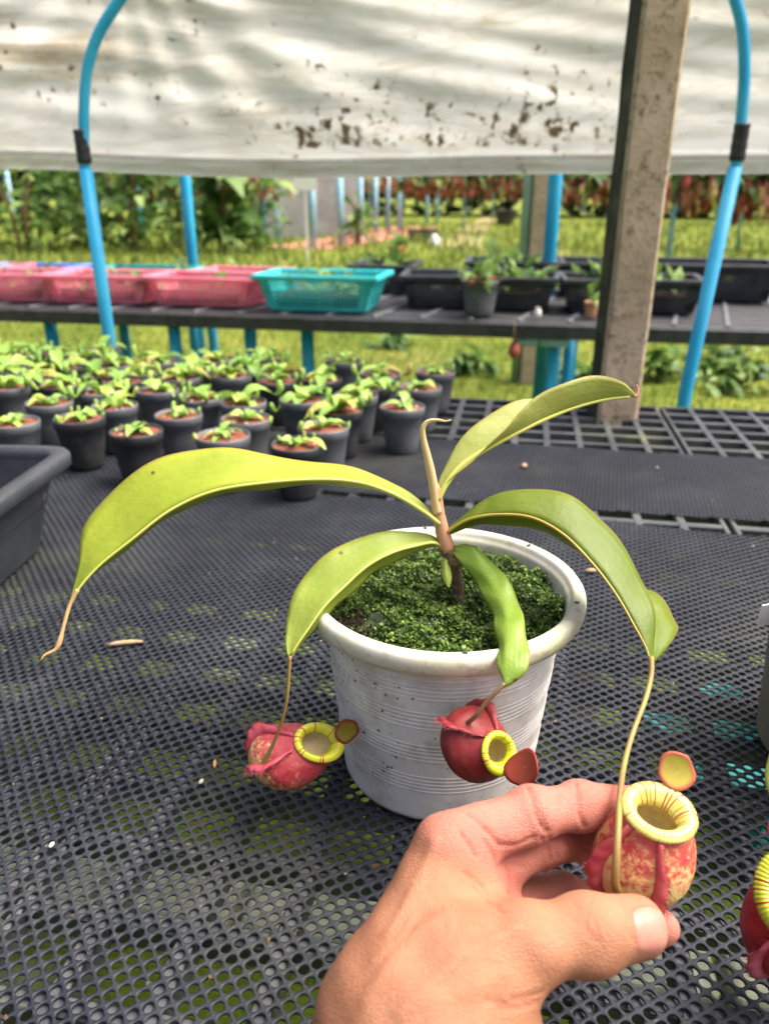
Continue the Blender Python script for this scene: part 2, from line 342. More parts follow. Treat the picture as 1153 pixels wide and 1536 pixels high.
def net_mesh(name, centre, yaw, w, d, fine=None, zt=.0022):
    """perforated mat: rhombic grid of round holes, real holes with walls"""
    p = .0070; ea = p * np.array([math.cos(R(26)), math.sin(R(26))]); eb = p * np.array([math.cos(R(-58)), math.sin(R(-58))])
    n = int((w + d) / p) + 4; I, J = np.meshgrid(np.arange(-n, n), np.arange(-n, n)); C = I.ravel()[:, None] * ea + J.ravel()[:, None] * eb
    c, s = math.cos(-yaw), math.sin(-yaw); L = np.c_[C[:, 0] * c - C[:, 1] * s, C[:, 0] * s + C[:, 1] * c]
    C = C[(abs(L[:, 0]) < w / 2) & (abs(L[:, 1]) < d / 2)] + np.asarray(centre)
    # drop what the camera could hardly ever see: far to the sides
    C = C[abs(C[:, 0]) < .30 + .75 * np.maximum(C[:, 1], .05)]
    near = C[:, 1] < .55
    Vs, Fs, base = [], [], 0
    for sel, k in ((near, 12), (~near, 8)):
        Q = C[sel]
        if len(Q) == 0: continue
        corner = np.array([ea + eb, eb - ea, -ea - eb, ea - eb]) / 2 * 1.0
        ang0 = [math.atan2(v[1], v[0]) for v in corner]
        order = np.argsort(ang0); corner = corner[order]; a0 = math.atan2(*corner[0][::-1])
        th = a0 + np.arange(k) * 2 * np.pi / k
        rr = .00292 * (1 + RNG.normal(0, .02, (len(Q), 1)))
        ring = np.stack([np.cos(th), np.sin(th)], 1)
        lift = (.0007 * np.sin(Q[:, 0] * 9 + 1) * np.sin(Q[:, 1] * 7) + .0004 * np.sin(Q[:, 0] * 31) * np.cos(Q[:, 1] * 23))[:, None]
        cz = np.full((len(Q), 4), zt) + lift
        oc = np.concatenate([Q[:, None, :] + corner[None], cz[:, :, None]], 2)
        R3 = Q[:, None, :] + ring[None] * rr[:, :, None]
        it = np.concatenate([R3, np.broadcast_to((zt + .0003 + lift)[:, :, None], (len(Q), k, 1))], 2)
        ib = np.concatenate([Q[:, None, :] + ring[None] * (rr * 1.03)[:, :, None], np.broadcast_to((zt - .0015 + lift)[:, :, None], (len(Q), k, 1))], 2)
        V = np.concatenate([oc, it, ib], 1); nv = 4 + 2 * k
        fa = []; q = k // 4
        for g in range(4):
            for m in range(q):
                i0, i1 = 4 + (g * q + m) % k, 4 + (g * q + m + 1) % k
                cc = g if m < q / 2 else (g + 1) % 4
                fa.append((cc, i1, i0))
                if m == q // 2 - (1 if q % 2 == 0 else 0) or (q % 2 == 1 and m == q // 2): fa.append((g, (g + 1) % 4, i1))
        for m in range(k):
            a, b = 4 + m, 4 + (m + 1) % k; fa.append((a, b, b + k)); fa.append((a, b + k, a + k))
        fa = np.array(fa); F3 = (np.arange(len(Q))[:, None, None] * nv + fa[None] + base).reshape(-1, 3)
        Vs.append(V.reshape(-1, 3)); Fs.append(F3); base += len(Q) * nv
    return np.vstack(Vs), np.vstack(Fs)
def add_net(name, centre, yaw, w, d, zt):
    V, Fc = net_mesh(name, centre, yaw, w, d, zt=zt)
    X = V[:, :2].copy(); c, s = math.cos(-BY), math.sin(-BY)
    V[:, 0] = X[:, 0] * c - X[:, 1] * s; V[:, 1] = X[:, 0] * s + X[:, 1] * c; V[:, 2] -= GZ
    o = bigmesh(name, V, Fc, MT['net']); o.parent = b1; return o
def net_by_back(p, q, depth, w, name, zt):
    p, q = np.array(p), np.array(q); d = (q - p) / np.linalg.norm(q - p); yaw = math.atan2(d[1], d[0]); n = np.array([-d[1], d[0]])
    mid = p + d * ((0 - p[0]) / d[0] if abs(d[0]) > .1 else 0)
    return add_net(name, mid - n * depth / 2, yaw, w, depth, zt)
net_by_back((-.124, .916), (.407, .775), .92, 2.2, 'perforated_mat', .0016)
net_by_back((.106, 1.130), (.547, 1.045), 0.247, 2.4, 'perforated_mat', .0018)
for s in (-1.15, -.1, 1.0):
    for t_ in (.1, 1.33):
        tb = MB(); V, Fc = tube_geo([(s, t_, .0), (s, t_, -GZ - .06)], .021, 14)
        o = mesh('leg', V, Fc, MT['blue_pipe'], None); o.parent = b1
for t_ in (.1, .72, 1.33):
    m = MB(); m.box((-1.25, t_ - .02, -GZ - .062), (1.25, t_ + .02, -GZ - .0185)); o = m.build('support_beam', MT['black_plastic'], None); o.parent = b1
# on the ground below the bench: pale edging stones and a turquoise basket, seen through the holes
ks = None
for i in range(7):
    m = MB(); m.box((-.10, -.05, 0), (.10, .05, .06))
    o = m.build('edging_stone', MT['kerbstone']) if ks is None else ks.copy()
    if ks is None: ks = bevel(o, .008)
    else: COL.objects.link(o)
    o.location = (-.74 + .215 * i, .905 - .036 * i, GZ + .006); o.rotation_euler = (0, 0, BY + random.uniform(-.03, .03))
    tag(o, 'pale concrete edging stone on mossy ground under the mat', 'edging stone', 'edging stones under the bench')

# ------------------------------------------------------------------ concrete posts, hoop, plastic sheet
def concrete_post(loc, w, zlo, zhi, label, rz, strip_left=True):
    p = thing('concrete_post', (loc[0], loc[1], zlo), label, 'post', rz=rz)
    n = 40; V = []; Fc = []; c = .006
    prof = [(-w/2 + c, -w/2), (w/2 - c, -w/2), (w/2, -w/2 + c), (w/2, w/2 - c), (w/2 - c, w/2), (-w/2 + c, w/2), (-w/2, w/2 - c), (-w/2, -w/2 + c)]
    for i in range(n + 1):
        z = (zhi - zlo) * i / n
        for x, y in prof: V.append((x + random.gauss(0, .0007), y + random.gauss(0, .0007), z))
    for i in range(n):
        for j in range(8): Fc.append((i*8+j, i*8+(j+1) % 8, (i+1)*8+(j+1) % 8, (i+1)*8+j))
    Fc.append(tuple(range(7, -1, -1))); Fc.append(tuple(range(n*8, n*8+8)))
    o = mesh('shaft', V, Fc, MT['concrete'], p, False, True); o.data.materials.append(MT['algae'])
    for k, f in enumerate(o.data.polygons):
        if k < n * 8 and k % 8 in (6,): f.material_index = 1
    return p
pc = on(923, 629, 0.0)
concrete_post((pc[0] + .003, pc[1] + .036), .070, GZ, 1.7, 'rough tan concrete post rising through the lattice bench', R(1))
p2 = on(797, 577, GZ)
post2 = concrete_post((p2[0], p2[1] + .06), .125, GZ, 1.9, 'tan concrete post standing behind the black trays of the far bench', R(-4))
gp = tube('drain_pipe', [(p2[0] - .085, p2[1] + .05, GZ), (p2[0] - .085, p2[1] + .05, 1.6)], .028, simple('grey_green_pvc', (.22, .34, .26), (.30, .42, .34), 8, .45), None, 16)
tag(gp, 'pale grey green pipe standing against the far concrete post', 'pipe')

hoop = thing('pipe_hoop', (0, 1.53, GZ), 'bright blue plastic pipe hoop in front of the hanging sheet', 'hoop')
LX, LY, RX, RY = -.569, 1.60, .613, 1.47
def hy(x): return LY + (RY - LY) * (x - LX) / (RX - LX)
arch = [(-.569, .36), (-.5695, .41), (-.538, .566), (-.462, .669), (-.30, .80), (-.08, .875), (.12, .895), (.33, .855), (.49, .76), (.572, .643), (.602, .548), (.613, .417), (.6125, .36)]
A3 = [(x, hy(x), z) for x, z in arch]
tube('hoop_pipe', spline(A3, 90), .0098, MT['blue_pipe'], hoop, 16)
tube('lower_pipe', [(-.568, LY, GZ - .02), (-.568, LY, .1), (-.5685, LY, .395)], .0125, MT['blue_pipe'], hoop, 16)
tube('lower_pipe', [(.578, RY, GZ - .02), (.586, RY, .0), (.6125, RY, .395)], .0125, MT['blue_pipe'], hoop, 16)
for x, y in ((-.569, LY), (.6128, RY)):
    z = np.linspace(.405, .463, 12); tube('tape_wrap', [(x + (0 if x < 0 else .0005), y, q) for q in z], [.0136 if i % 3 else .0128 for i in range(12)], MT['tape'], hoop, 18)

t = NT('cloudy_plastic_sheet')
nz = t.noise(2.2, 6, .65, mapping=(1, 1, 3.0)); nf = t.noise(5, 7, .7, mapping=(.7, 1, 9)); sep = t.new('ShaderNodeSeparateXYZ'); t.l.new(t.tc.outputs['Object'], sep.inputs[0])
c = t.mix(t.step(nz, .40, .70), (.92, .92, .89), (.86, .85, .78)); c = t.mix(t.math('MULTIPLY', t.step(nf, .58, .72), .5), c, (.52, .46, .33))
vor = t.noise(44, 5, .60, dist=.25); patch = t.noise(4.2, 3, .6)
band = t.math('MULTIPLY', t.step(sep.outputs['Z'], .425, .445), t.math('SUBTRACT', 1.0, t.step(sep.outputs['Z'], .455, .62)))
side = t.math('MULTIPLY', t.step(sep.outputs['X'], -.42, -.15), t.math('SUBTRACT', 1.0, t.step(sep.outputs['X'], .36, .58)))
amt = t.math('ADD', t.math('MULTIPLY', t.math('MULTIPLY', band, side), .115), t.math('MULTIPLY', t.math('SUBTRACT', patch, .5), .30))
dirt = t.step(t.math('ADD', vor, amt), .655, .76)
mpx = t.new('ShaderNodeMapping'); mpx.inputs['Rotation'].default_value = (0, R(32), 0); mpx.inputs['Scale'].default_value = (1.2, 1, 14); t.l.new(t.tc.outputs['Object'], mpx.inputs['Vector']); sn = t.new('ShaderNodeTexNoise'); sn.inputs['Scale'].default_value = 2.6; sn.inputs['Detail'].default_value = 5; t.l.new(mpx.outputs[0], sn.inputs['Vector'])
leftm = t.math('MULTIPLY', t.math('SUBTRACT', 1.0, t.step(sep.outputs['X'], -.70, -.40)), t.step(sep.outputs['Z'], .50, .62)); c = t.mix(t.math('MULTIPLY', t.math('MULTIPLY', t.step(sn.outputs['Fac'], .45, .62), leftm), .75), c, (.56, .44, .24))
c2 = t.mix(t.math('MULTIPLY', dirt, .88), c, (.11, .075, .04))
halo = t.step(t.math('ADD', vor, amt), .60, .72); c2 = t.mix(t.math('MULTIPLY', halo, .25), c2, (.40, .33, .2))
rn = t.noise(4.5, 4, .6, mapping=(.8, 1, 3.2), dist=1.2); rid = t.math('SUBTRACT', 1.0, t.math('MULTIPLY', t.math('ABSOLUTE', t.math('SUBTRACT', rn, .5)), 14.0)); rid = t.math('MAXIMUM', rid, 0.0)
rn2 = t.noise(9, 4, .6, mapping=(.5, 1, 2.4), dist=.8); rid2 = t.math('MAXIMUM', t.math('SUBTRACT', 1.0, t.math('MULTIPLY', t.math('ABSOLUTE', t.math('SUBTRACT', rn2, .5)), 18.0)), 0.0)
c2 = t.mix(t.math('MULTIPLY', rid, .22), c2, (.55, .48, .36))
t.col(c2).rough(.38, .4); t.bump(t.math('ADD', nf, t.math('ADD', t.math('MULTIPLY', rid, .5), t.math('MULTIPLY', rid2, .3))), .6, .012); t.translucent(c2, .78)
tr = t.new('ShaderNodeBsdfTransparent'); mx = t.new('ShaderNodeMixShader'); t.l.new(t.last.outputs[0], mx.inputs[1]); t.l.new(tr.outputs[0], mx.inputs[2])
clear = t.math('SUBTRACT', 1.0, t.step(sep.outputs['X'], -.75, -.45)); clear = t.math('MULTIPLY', clear, .28)
t.l.new(t.math('MULTIPLY', t.math('ADD', clear, .07), t.math('SUBTRACT', 1.0, dirt)), mx.inputs[0]); t.l.new(mx.outputs[0], t.out.inputs[0]); MT['sheet'] = t.m
NX = 260; prof = []
for a in np.linspace(-200, 150, 16): prof.append((.016 * math.cos(R(a)) + .0, .404 + .013 * math.sin(R(a)) - .004))      # loose hem roll
prof = [(-p[0] * .6, p[1]) for p in prof][4:]
for z in np.linspace(.425, .86, 90): prof.append((0, z))
for a in np.linspace(0, 60, 10)[1:]: prof.append((-.20 * (1 - math.cos(R(a))), .86 + .10 * math.sin(R(a))))
V = []
xs = np.linspace(-1.7, 1.55, NX)
for (dy, z) in prof:
    for x in xs:
        g = min(max((z - .43) / .12, 0), 1)
        fan = math.atan2(z - .78, x + .50)                                  # folds radiate from where the hoop lifts the sheet
        rd = math.hypot(x + .50, z - .78)
        y = 1.655 - .095 * x + dy
        y += g * .006 * math.sin(17 * fan + 2.1 * math.sin(3.1 * x)) * min(rd / .35, 1)
        y += g * .0032 * math.sin(37 * z - 9 * x + 2.0 * math.sin(2.1 * x)) + g * .0028 * math.sin(58 * z + 2.4 * math.sin(1.7 * x + .6) + 1.1 * math.sin(4.3 * x))
        y += g * .0022 * math.sin(115 * z + 14 * x + 3 * math.sin(2.3 * x))
        y += .006 * math.sin(5 * x + 1) * (1 - g)
        sag = -.010 * math.cos(2.2 * (x - .1)) + .004 * math.sin(6 * x) if z < .6 else 0
        V.append((x, y, z + sag * (1 - min(max((z - .42) / .18, 0), 1)) + .006))
n = len(prof); Fc = [(j * NX + i, j * NX + i + 1, (j + 1) * NX + i + 1, (j + 1) * NX + i) for j in range(n - 1) for i in range(NX - 1)]
tag(solid(mesh('plastic_sheet', V, Fc, MT['sheet']), .0006), 'cloudy wrinkled plastic sheet with brown dirt specks hung behind the blue hoop', 'sheet')

# ------------------------------------------------------------------ far bench with its legs
B2Y = R(-11); b2o = np.array([0.0, 2.395]); V2 = np.array([math.cos(B2Y), math.sin(B2Y)]); U2 = np.array([-math.sin(B2Y), math.cos(B2Y)])
def bench2(s, t, z=0.0): p = b2o + V2 * s + U2 * t; return np.array([p[0], p[1], z])
def b2_at(px, t, z=0.0):
    """position on the far bench at distance t from its front edge, under image bearing px"""
    lo, hi = -4.0, 4.0
    for _ in range(50):
        s = (lo + hi) / 2; P = bench2(s, t, z); zc = P[1] * CP - (P[2] - CAM_H) * SP
        if W_PX / 2 + F_PX * P[0] / zc < px: lo = s
        else: hi = s
    return s
b2 = thing('far_bench', (b2o[0], b2o[1], GZ), 'long black slatted bench on blue pipe legs carrying baskets and trays', 'bench'); b2.rotation_euler = (0, 0, B2Y)
S0, S1, D2 = -3.2, 3.4, .98
for k in range(11):                                         # long slats
    m = MB(); y0 = .012 + k * .088; m.box((S0, y0, -GZ - .034), (S1, y0 + .066, -GZ - .001)); o = m.build('slat', MT['black_plastic'], None); bevel(o, .004); o.parent = b2
pr_ = None
for k in range(44):                                         # diagonal anti-slip ribs lying on the slats
    o = None
    m = MB(); m.hexa([(-.008, .02, 0), (.008, .02, 0), (.18, .96, 0), (.164, .96, 0)], [(-.006, .02, .006), (.006, .02, .006), (.178, .96, .006), (.166, .96, .006)])
    o = m.build('rib', MT['grey_plastic'], None) if pr_ is None else pr_.copy()
    if pr_ is None: pr_ = o
    else: COL.objects.link(o)
    o.parent = b2; o.location = (S0 + .05 + k * .148, 0, -GZ - .0015)
m = MB(); m.box((S0, -.012, -GZ - .045), (S1, .010, -GZ - .004)); o = m.build('front_rail', MT['black_plastic'], None); bevel(o, .003); o.parent = b2
m = MB(); m.box((S0, D2, -GZ - .045), (S1, D2 + .022, -GZ - .004)); o = m.build('back_rail', MT['black_plastic'], None); o.parent = b2
def b2leg(s, tt, r=.021, z1=-.03, mat='blue_pipe'):
    o = mesh('leg', *tube_geo([(s, tt, 0), (s, tt, z1 - GZ)], r, 14), MT[mat], None); o.parent = b2; return o
for px, tt in ((78, .08), (183, .55), (263, .06), (288, .7), (315, .9), (376, .1), (461, .12), (831, .08), (855, .12), (1260, .1), (1300, .8), (-90, .5)): b2leg(b2_at(px, tt, -.1), tt)
for px, tt in ((700, .5), (900, .9), (960, .5)): b2leg(b2_at(px, .9, -.1), .9) if px == 960 else None
for s0, s1 in ((b2_at(770, .0), b2_at(808, .0)), (b2_at(812, .0), b2_at(856, .0))):
    o = mesh('pipe_bracket', *tube_geo([(s0, .03, -GZ - .058), (s1, .03, -GZ - .058)], .017, 12), MT['pale_pipe'], None); o.parent = b2

# ------------------------------------------------------------------ baskets, trays and pots on the far bench
def basket_parts(root, w, d, h, mat, taper=.82, closed=False):
    """tapered moulded basket: rim, corner posts, solid lower and upper bands, open ribs, floor"""
    def pt(x, y, f):                # f = 0 floor .. 1 rim
        k = taper + (1 - taper) * f; return (x * k, y * k, h * f)
    body = MB(); th = .004
    def wall(a, b, f0, f1, inset=0.0):
        ax, ay = a; bx_, by_ = b; nx, ny = (by_ - ay), -(bx_ - ax); L = math.hypot(nx, ny); nx, ny = nx / L * th, ny / L * th
        q = [pt(ax, ay, f0), pt(bx_, by_, f0), pt(bx_, by_, f1), pt(ax, ay, f1)]; r_ = [(x - nx, y - ny, z) for x, y, z in q]
        body.hexa([q[0], q[1], r_[1], r_[0]], [q[3], q[2], r_[2], r_[3]])
    c = [(-w/2, -d/2), (w/2, -d/2), (w/2, d/2), (-w/2, d/2)]
    for i in range(4):
        a, b = np.array(c[i]), np.array(c[(i + 1) % 4]); L = np.linalg.norm(b - a)
        wall(a, b, 0, .34 if closed else .10); wall(a, b, .72 if closed else .86, 1.0)
        if not closed: wall(a, b, .50, .54)
        for e in (a, b): s = (b - a) / L * .035 * (1 if e is a else -1); wall(*( (e, e + s) if e is a else (e + s, e)), .10, .86)
        nr = max(4, int(L / .016)); 
        for k in range(nr):
            p0 = a + (b - a) * (.035 + (L - .07) * (k + .25) / nr) / L; p1 = a + (b - a) * (.035 + (L - .07) * (k + (.95 if closed else .62)) / nr) / L
            wall(p0, p1, .34 if closed else .10, .72 if closed else .86)
    k = taper; body.box((-w/2 * k + .002, -d/2 * k + .002, .001), (w/2 * k - .002, d/2 * k - .002, .006))
    o = body.build('basket_wall', mat, root, False, True)
    rim = MB(); e = .014
    for i in range(4):
        a, b = np.array(c[i]), np.array(c[(i + 1) % 4]); n = np.array([(b - a)[1], -(b - a)[0]]); n /= np.linalg.norm(n); dd = (b - a) / np.linalg.norm(b - a)
        ext = e if i % 2 == 0 else -.001
        A, B = a - dd * ext, b + dd * ext; A2, B2 = A + n * e, B + n * e
        rim.hexa([(*A, h - .012), (*A2, h - .012), (*B2, h - .012), (*B, h - .012)], [(*A, h + .003), (*A2, h + .003), (*B2, h + .003), (*B, h + .003)])
    bevel(rim.build('rim', mat, root, False, True), .003)
def leafy(n, size, spread, height, seed, upright=.6, rng=None):
    """loose cluster of small leaves, returned as geometry about the origin"""
    r = np.random.default_rng(seed); V = []; Fc = []
    for _ in range(n):
        p = np.array([r.normal(0, spread[0]), r.normal(0, spread[1]), abs(r.normal(0, height * .6))]); a = r.uniform(0, 6.28); el = r.uniform(-.2, 1.0) * upright * 1.5
        d = np.array([math.cos(a) * math.cos(el), math.sin(a) * math.cos(el), math.sin(el)]); L = size * r.uniform(.6, 1.4); s = np.cross(d, [0, 0, 1]); s /= max(np.linalg.norm(s), 1e-6); w = L * r.uniform(.16, .28)
        b = len(V); up = np.array([0, 0, 1.])
        V += [p, p + d * L * .4 + s * w + up * L * .06, p + d * L * .5 + up * L * .02, p + d * L * .4 - s * w + up * L * .06, p + d * L - up * L * .14]
        Fc += [(b, b + 1, b + 2), (b, b + 2, b + 3), (b + 1, b + 4, b + 2), (b + 2, b + 4, b + 3)]
    return V, Fc
def put2(o, s, tt, z=0.005, rz=0.0):
    o.location = tuple(bench2(s, tt, z)); o.rotation_euler = (0, 0, B2Y + rz); return o
def basket(name, px, tt, mat, w, d, h, label, group, rz=0, seedling=0, ribs=True):
    r = thing(name, (0, 0, 0), label, 'basket', group); basket_parts(r, w, d, h, MT[mat])
    if seedling:
        V, Fc = leafy(seedling, .055, (w * .22, d * .22), h * .6, abs(int(px)) + 7, .7); V = [(x, y, z + h * .45) for x, y, z in V]
        o = mesh('seedlings', V, Fc, MT['foliage'], r, False, True); o['kind'] = 'stuff'
        m = MB(); m.box((-w * .40, -d * .40, .0075), (w * .40, d * .40, h * .42)); m.build('growing_medium', MT['peat'], r, False, True)
    put2(r, b2_at(px, tt, .05), tt, .006, rz); return r
G = 'plastic baskets on the far bench'
basket('plastic_basket', 28, .20, 'pink', .385, .22, .092, 'pink plastic basket at the end of its row, two from the turquoise basket on', G, R(6), 26)
basket('plastic_basket', 166, .21, 'pink', .385, .22, .092, 'pink plastic basket crossed by the blue hoop pipe', G, R(2), 26)
basket('plastic_basket', 318, .21, 'pink', .385, .22, .092, 'pink plastic basket directly beside the turquoise basket', G, R(-2), 26)
basket('plastic_basket', 487, .17, 'cyan', .385, .23, .108, 'turquoise plastic basket of seedlings at the end of the pink row', G, R(-1), 60)
G = 'baskets in the second row of the far bench'
for px, mt, lb in ((-30, 'pink', 'pink plastic basket behind the front pink row, near the blue one'), (52, 'blue_basket', 'blue plastic basket peeping over the front pink row'), (222, 'green_basket', 'green plastic basket behind the pink basket row'), (375, 'pink', 'pink plastic basket behind the turquoise basket end')):
    basket('plastic_basket', px, .50, mt, .36, .20, .085, lb, G, R(random.uniform(-4, 4)), 22)
def tray(px, tt, w, d, h, label, group, rz=0, n=0):
    r = thing('black_tray', (0, 0, 0), label, 'tray', group); basket_parts(r, w, d, h, MT['tray'], .86, True)
    if n:
        V, Fc = leafy(n, .09, (w * .2, d * .2), h * .5, abs(int(px)) + 3, .9); V = [(x, y, z + h * .55) for x, y, z in V]
        o = mesh('seedlings', V, Fc, MT['foliage'], r, False, True); o['kind'] = 'stuff'
        m = MB(); m.box((-w * .41, -d * .41, .0075), (w * .41, d * .41, h * .5)); m.build('growing_medium', MT['peat'], r, False, True)
    put2(r, b2_at(px, tt, .05), tt, .006, rz); return r
G = 'black trays on the far bench'
tray(660, .34, .23, .24, .10, 'empty black plastic tray beside the grey plant pot on the far bench', G, R(4))
tray(780, .33, .22, .24, .10, 'black plastic tray of ferny green seedlings beside the grey pot', G, R(-2), 46)
tray(905, .32, .26, .24, .10, 'black plastic tray of green seedlings partly behind the near concrete post', G, R(3), 34)
tray(1000, .33, .17, .22, .10, 'small black tray with wispy sprouts between concrete post and blue hoop', G, R(-2), 16)
tray(1065, .72, .40, .30, .12, 'large black tray on the far bench behind the blue hoop pipe', G, R(-3))
tray(770, .76, .34, .28, .115, 'black tray at the back of the far bench before the tan post', G, R(2), 20)
tray(900, .78, .34, .28, .115, 'black tray at the back of the far bench beside the blue upright pipe', G, R(1))
tray(580, .70, .22, .26, .10, 'black tray at the back of the far bench behind the turquoise basket', G, R(1), 24)
# small flat slatted crates stacked at the back
for px, tt, z in ((760, .80, .13), (860, .82, .13), (1000, .80, .14)):
    pass
def lathe_pot(root, r0, r1, h, mat, k=28, rimh=.18, name='pot', rim_out=.06, wall=.0022):
    zr = h * (1 - rimh)
    prof = [(r0 * .2, .0), (r0 * .96, .0), (r0, .002)] + [(r0 + (r1 * (1 - rim_out) - r0) * q, zr * q) for q in (.33, .66, 1.0)] + [(r1 * .985, zr + .0015), (r1, h - .002), (r1 - .001, h), (r1 - wall, h - .0005), (r1 * (1 - rim_out) - wall, zr), (r0 * .95, .006), (.0005, .006)]
    return mesh(name, *lathe_geo(prof, k), mat, root, True, True)
gp = thing('plant_pot', (0, 0, 0), 'grey round pot with a bushy reddish plant at the far bench edge', 'pot')
lathe_pot(gp, .043, .058, .105, MT['grey_plastic']); mesh('soil', *lathe_geo([(.001, .092), (.05, .09)], 20), MT['peat'], gp, True, True)
V, Fc = leafy(60, .06, (.03, .03), .06, 3, .8); o = mesh('foliage', [(x, y, z + .092) for x, y, z in V], Fc, MT['foliage'], gp, False, True); o['kind'] = 'stuff'
V, Fc = leafy(26, .045, (.03, .03), .012, 4, .3); o = mesh('pitchers', [(x, y, z + .094) for x, y, z in V], Fc, MT['red_foliage'], gp, False, True); o['kind'] = 'stuff'
put2(gp, b2_at(719, .10, .05), .10, .006)
sp = thing('plant_pot', (0, 0, 0), 'small pinkish tan pot tucked beside the near concrete post on the far bench', 'pot')
lathe_pot(sp, .016, .022, .045, MT['sheath']); V, Fc = leafy(10, .05, (.008, .008), .03, 9, .8); mesh('foliage', [(x, y, z + .04) for x, y, z in V], Fc, MT['foliage'], sp, False, True)['kind'] = 'stuff'
put2(sp, b2_at(887, .12, .05), .12, .006)
V, Fc = lathe_geo([(.001, 0), (.009, .002), (.012, .012), (.010, .022), (.006, .03), (.007, .032)], 14)
wp = mesh('pale_bulb', V, Fc, MT['white_card'], None, True, True); put2(wp, b2_at(806, .05, .03), .05, .007); tag(wp, 'small white bulb shaped thing between the two black trays', 'bulb')
# red pitcher hanging under the far bench, held by a stalk over its edge
hp = thing('hanging_pitcher', tuple(bench2(b2_at(770, -.02, -.05), -.024, -.001)), 'single dull red pitcher hanging below the far bench edge', 'pitcher')
L0 = np.array(hp.location); tube('stalk', [L0 + (0, .03, .008), L0 + (0, .003, .004), L0 + (0, -.004, -.03), L0 + (.004, 0, -.055)], .0016, MT['tendril_dark'], hp, 6)
mesh('pitcher_body', *lathe_geo([(.002, -.105), (.013, -.098), (.019, -.083), (.016, -.068), (.010, -.055), (.011, -.053)], 14, L0[0] + .004, L0[1]), simple('dull_red_pitcher', (.26, .05, .05), (.36, .12, .08), 60, .5), hp)
hp.children[1].data.transform(Matrix.Translation((0, 0, 0)))
for v in hp.children[1].data.vertices: v.co.z += L0[2]
# upright pipes fixed to the back of the far bench
for px, tt, z1, mt, lb in ((274, .995, 1.3, 'blue_pipe', 'blue upright pipe rising behind the pink baskets'), (829, .60, 1.4, 'blue_pipe', 'thick blue upright pipe rising between the black trays')):
    s = b2_at(px, tt, .3); P = bench2(s, tt + .05, 0)
    o = tube('upright_pipe', [(P[0], P[1], GZ), (P[0], P[1], z1)], .024, MT[mt], None, 14); tag(o, lb, 'pipe')

# ------------------------------------------------------------------ seedling pots on the near bench
def seed_leaf_mesh(name, L, w, bend, tip=True):
    V = []; Fc = []; n = 6
    for i in range(n + 1):
        q = i / n; ww = w * math.sin(math.pi * min(q * .9 + .1, 1)) ** .8 + .0006; y = L * q * (1 - .25 * bend * q); z = L * (.75 * q - (.55 + .5 * bend) * q * q)
        V += [(-ww, y, z + ww * .35), (0, y, z - .0002), (ww, y, z + ww * .35)]
    for i in range(n):
        b = i * 3; Fc += [(b, b + 1, b + 4, b + 3), (b + 1, b + 2, b + 5, b + 4)]
    if tip:                              # bud of a pitcher at the leaf tip
        P = np.array([V[-2], np.array(V[-2]) + (0, .004, -.002), np.array(V[-2]) + (0, .008, .002), np.array(V[-2]) + (0, .010, .009)])
        tv, tf = tube_geo(P, [.0008, .0024, .0034, .0022], 6); b = len(V); V = V + [tuple(p) for p in tv]; Fc += [tuple(i + b for i in f) for f in tf]
    me = bpy.data.meshes.new(name); me.from_pydata([tuple(map(float, p)) for p in V], [], Fc); me.materials.append(MT['seedling']); me.polygons.foreach_set('use_smooth', np.ones(len(Fc), bool)); return me
LEAFM = [seed_leaf_mesh('leaf', .030, .0062, .6), seed_leaf_mesh('leaf', .036, .0075, .9), seed_leaf_mesh('leaf', .024, .0085, .3, False), seed_leaf_mesh('leaf', .042, .0068, .5, False)]
def pot_mesh(mat, notch):
    r = bpy.data.objects.new('x', None); o = lathe_pot(None, .0235, .0335, .068, mat, 28, .2); me = o.data; bpy.data.objects.remove(o); bpy.data.objects.remove(r); return me
POTM = {'black': pot_mesh(MT['black_plastic'], 0), 'grey': pot_mesh(MT['grey_plastic'], 0)}
sv, sf = lathe_geo([(.0005, .0655), (.010, .066), (.020, .0648), (.0318, .0640)], 20)
sme = bpy.data.meshes.new('soil'); sme.from_pydata(sv, [], sf); sme.materials.append(MT['coir']); sme.update()
pv, pf = lathe_geo([(.0003, -.0018), (.0022, -.001), (.0026, .0006), (.0012, .002), (.0002, .0023)], 6)
pme = bpy.data.meshes.new('perlite'); pme.from_pydata(pv, [], pf); pme.materials.append(MT['perlite'])
def seed_pot(x, y, colour, label, group, size=1.0, vigor=1.0):
    r = thing('seedling_pot', (x, y, .004), label, 'seedling pot', group, rz=random.uniform(0, 6.28)); k = size * random.uniform(.97, 1.03); r.scale = (k, k, k)
    link('pot', POTM[colour], r); link('soil', sme, r)
    n = random.randint(6, 9); a0 = random.uniform(0, 6.28)
    for i in range(n):
        o = link('leaf', random.choice(LEAFM), r); o.location = (random.gauss(0, .004), random.gauss(0, .004), .0650)
        o.rotation_euler = (random.uniform(-.1, .55), random.gauss(0, .2), a0 + 6.283 * i / n + random.gauss(0, .25)); s = random.uniform(.6, 1.05) * vigor; o.scale = (s, s, s)
    for i in range(random.randint(1, 2)):
        q = random.uniform(0, 6.28); o = link('perlite', pme, r); o.location = (.021 * math.cos(q), .021 * math.sin(q), .0658); s = random.uniform(.6, 1.2); o.scale = (s, s, s)
    return r
LB = {'black': 'small black pot with a pale green seedling in the crowded block of pots', 'grey': 'small grey pot with a pale green seedling in the crowded block of pots'}
GRP = 'seedling pots crowded on the near bench'
placed = []
def free(x, y, dmin=.068): return all((x - a) ** 2 + (y - b) ** 2 > dmin * dmin for a, b in placed)
def put(x, y, c, label=None, group=GRP, **kw): placed.append((x, y)); return seed_pot(x, y, c, label or LB[c], group if not label or group != GRP else group, **kw)
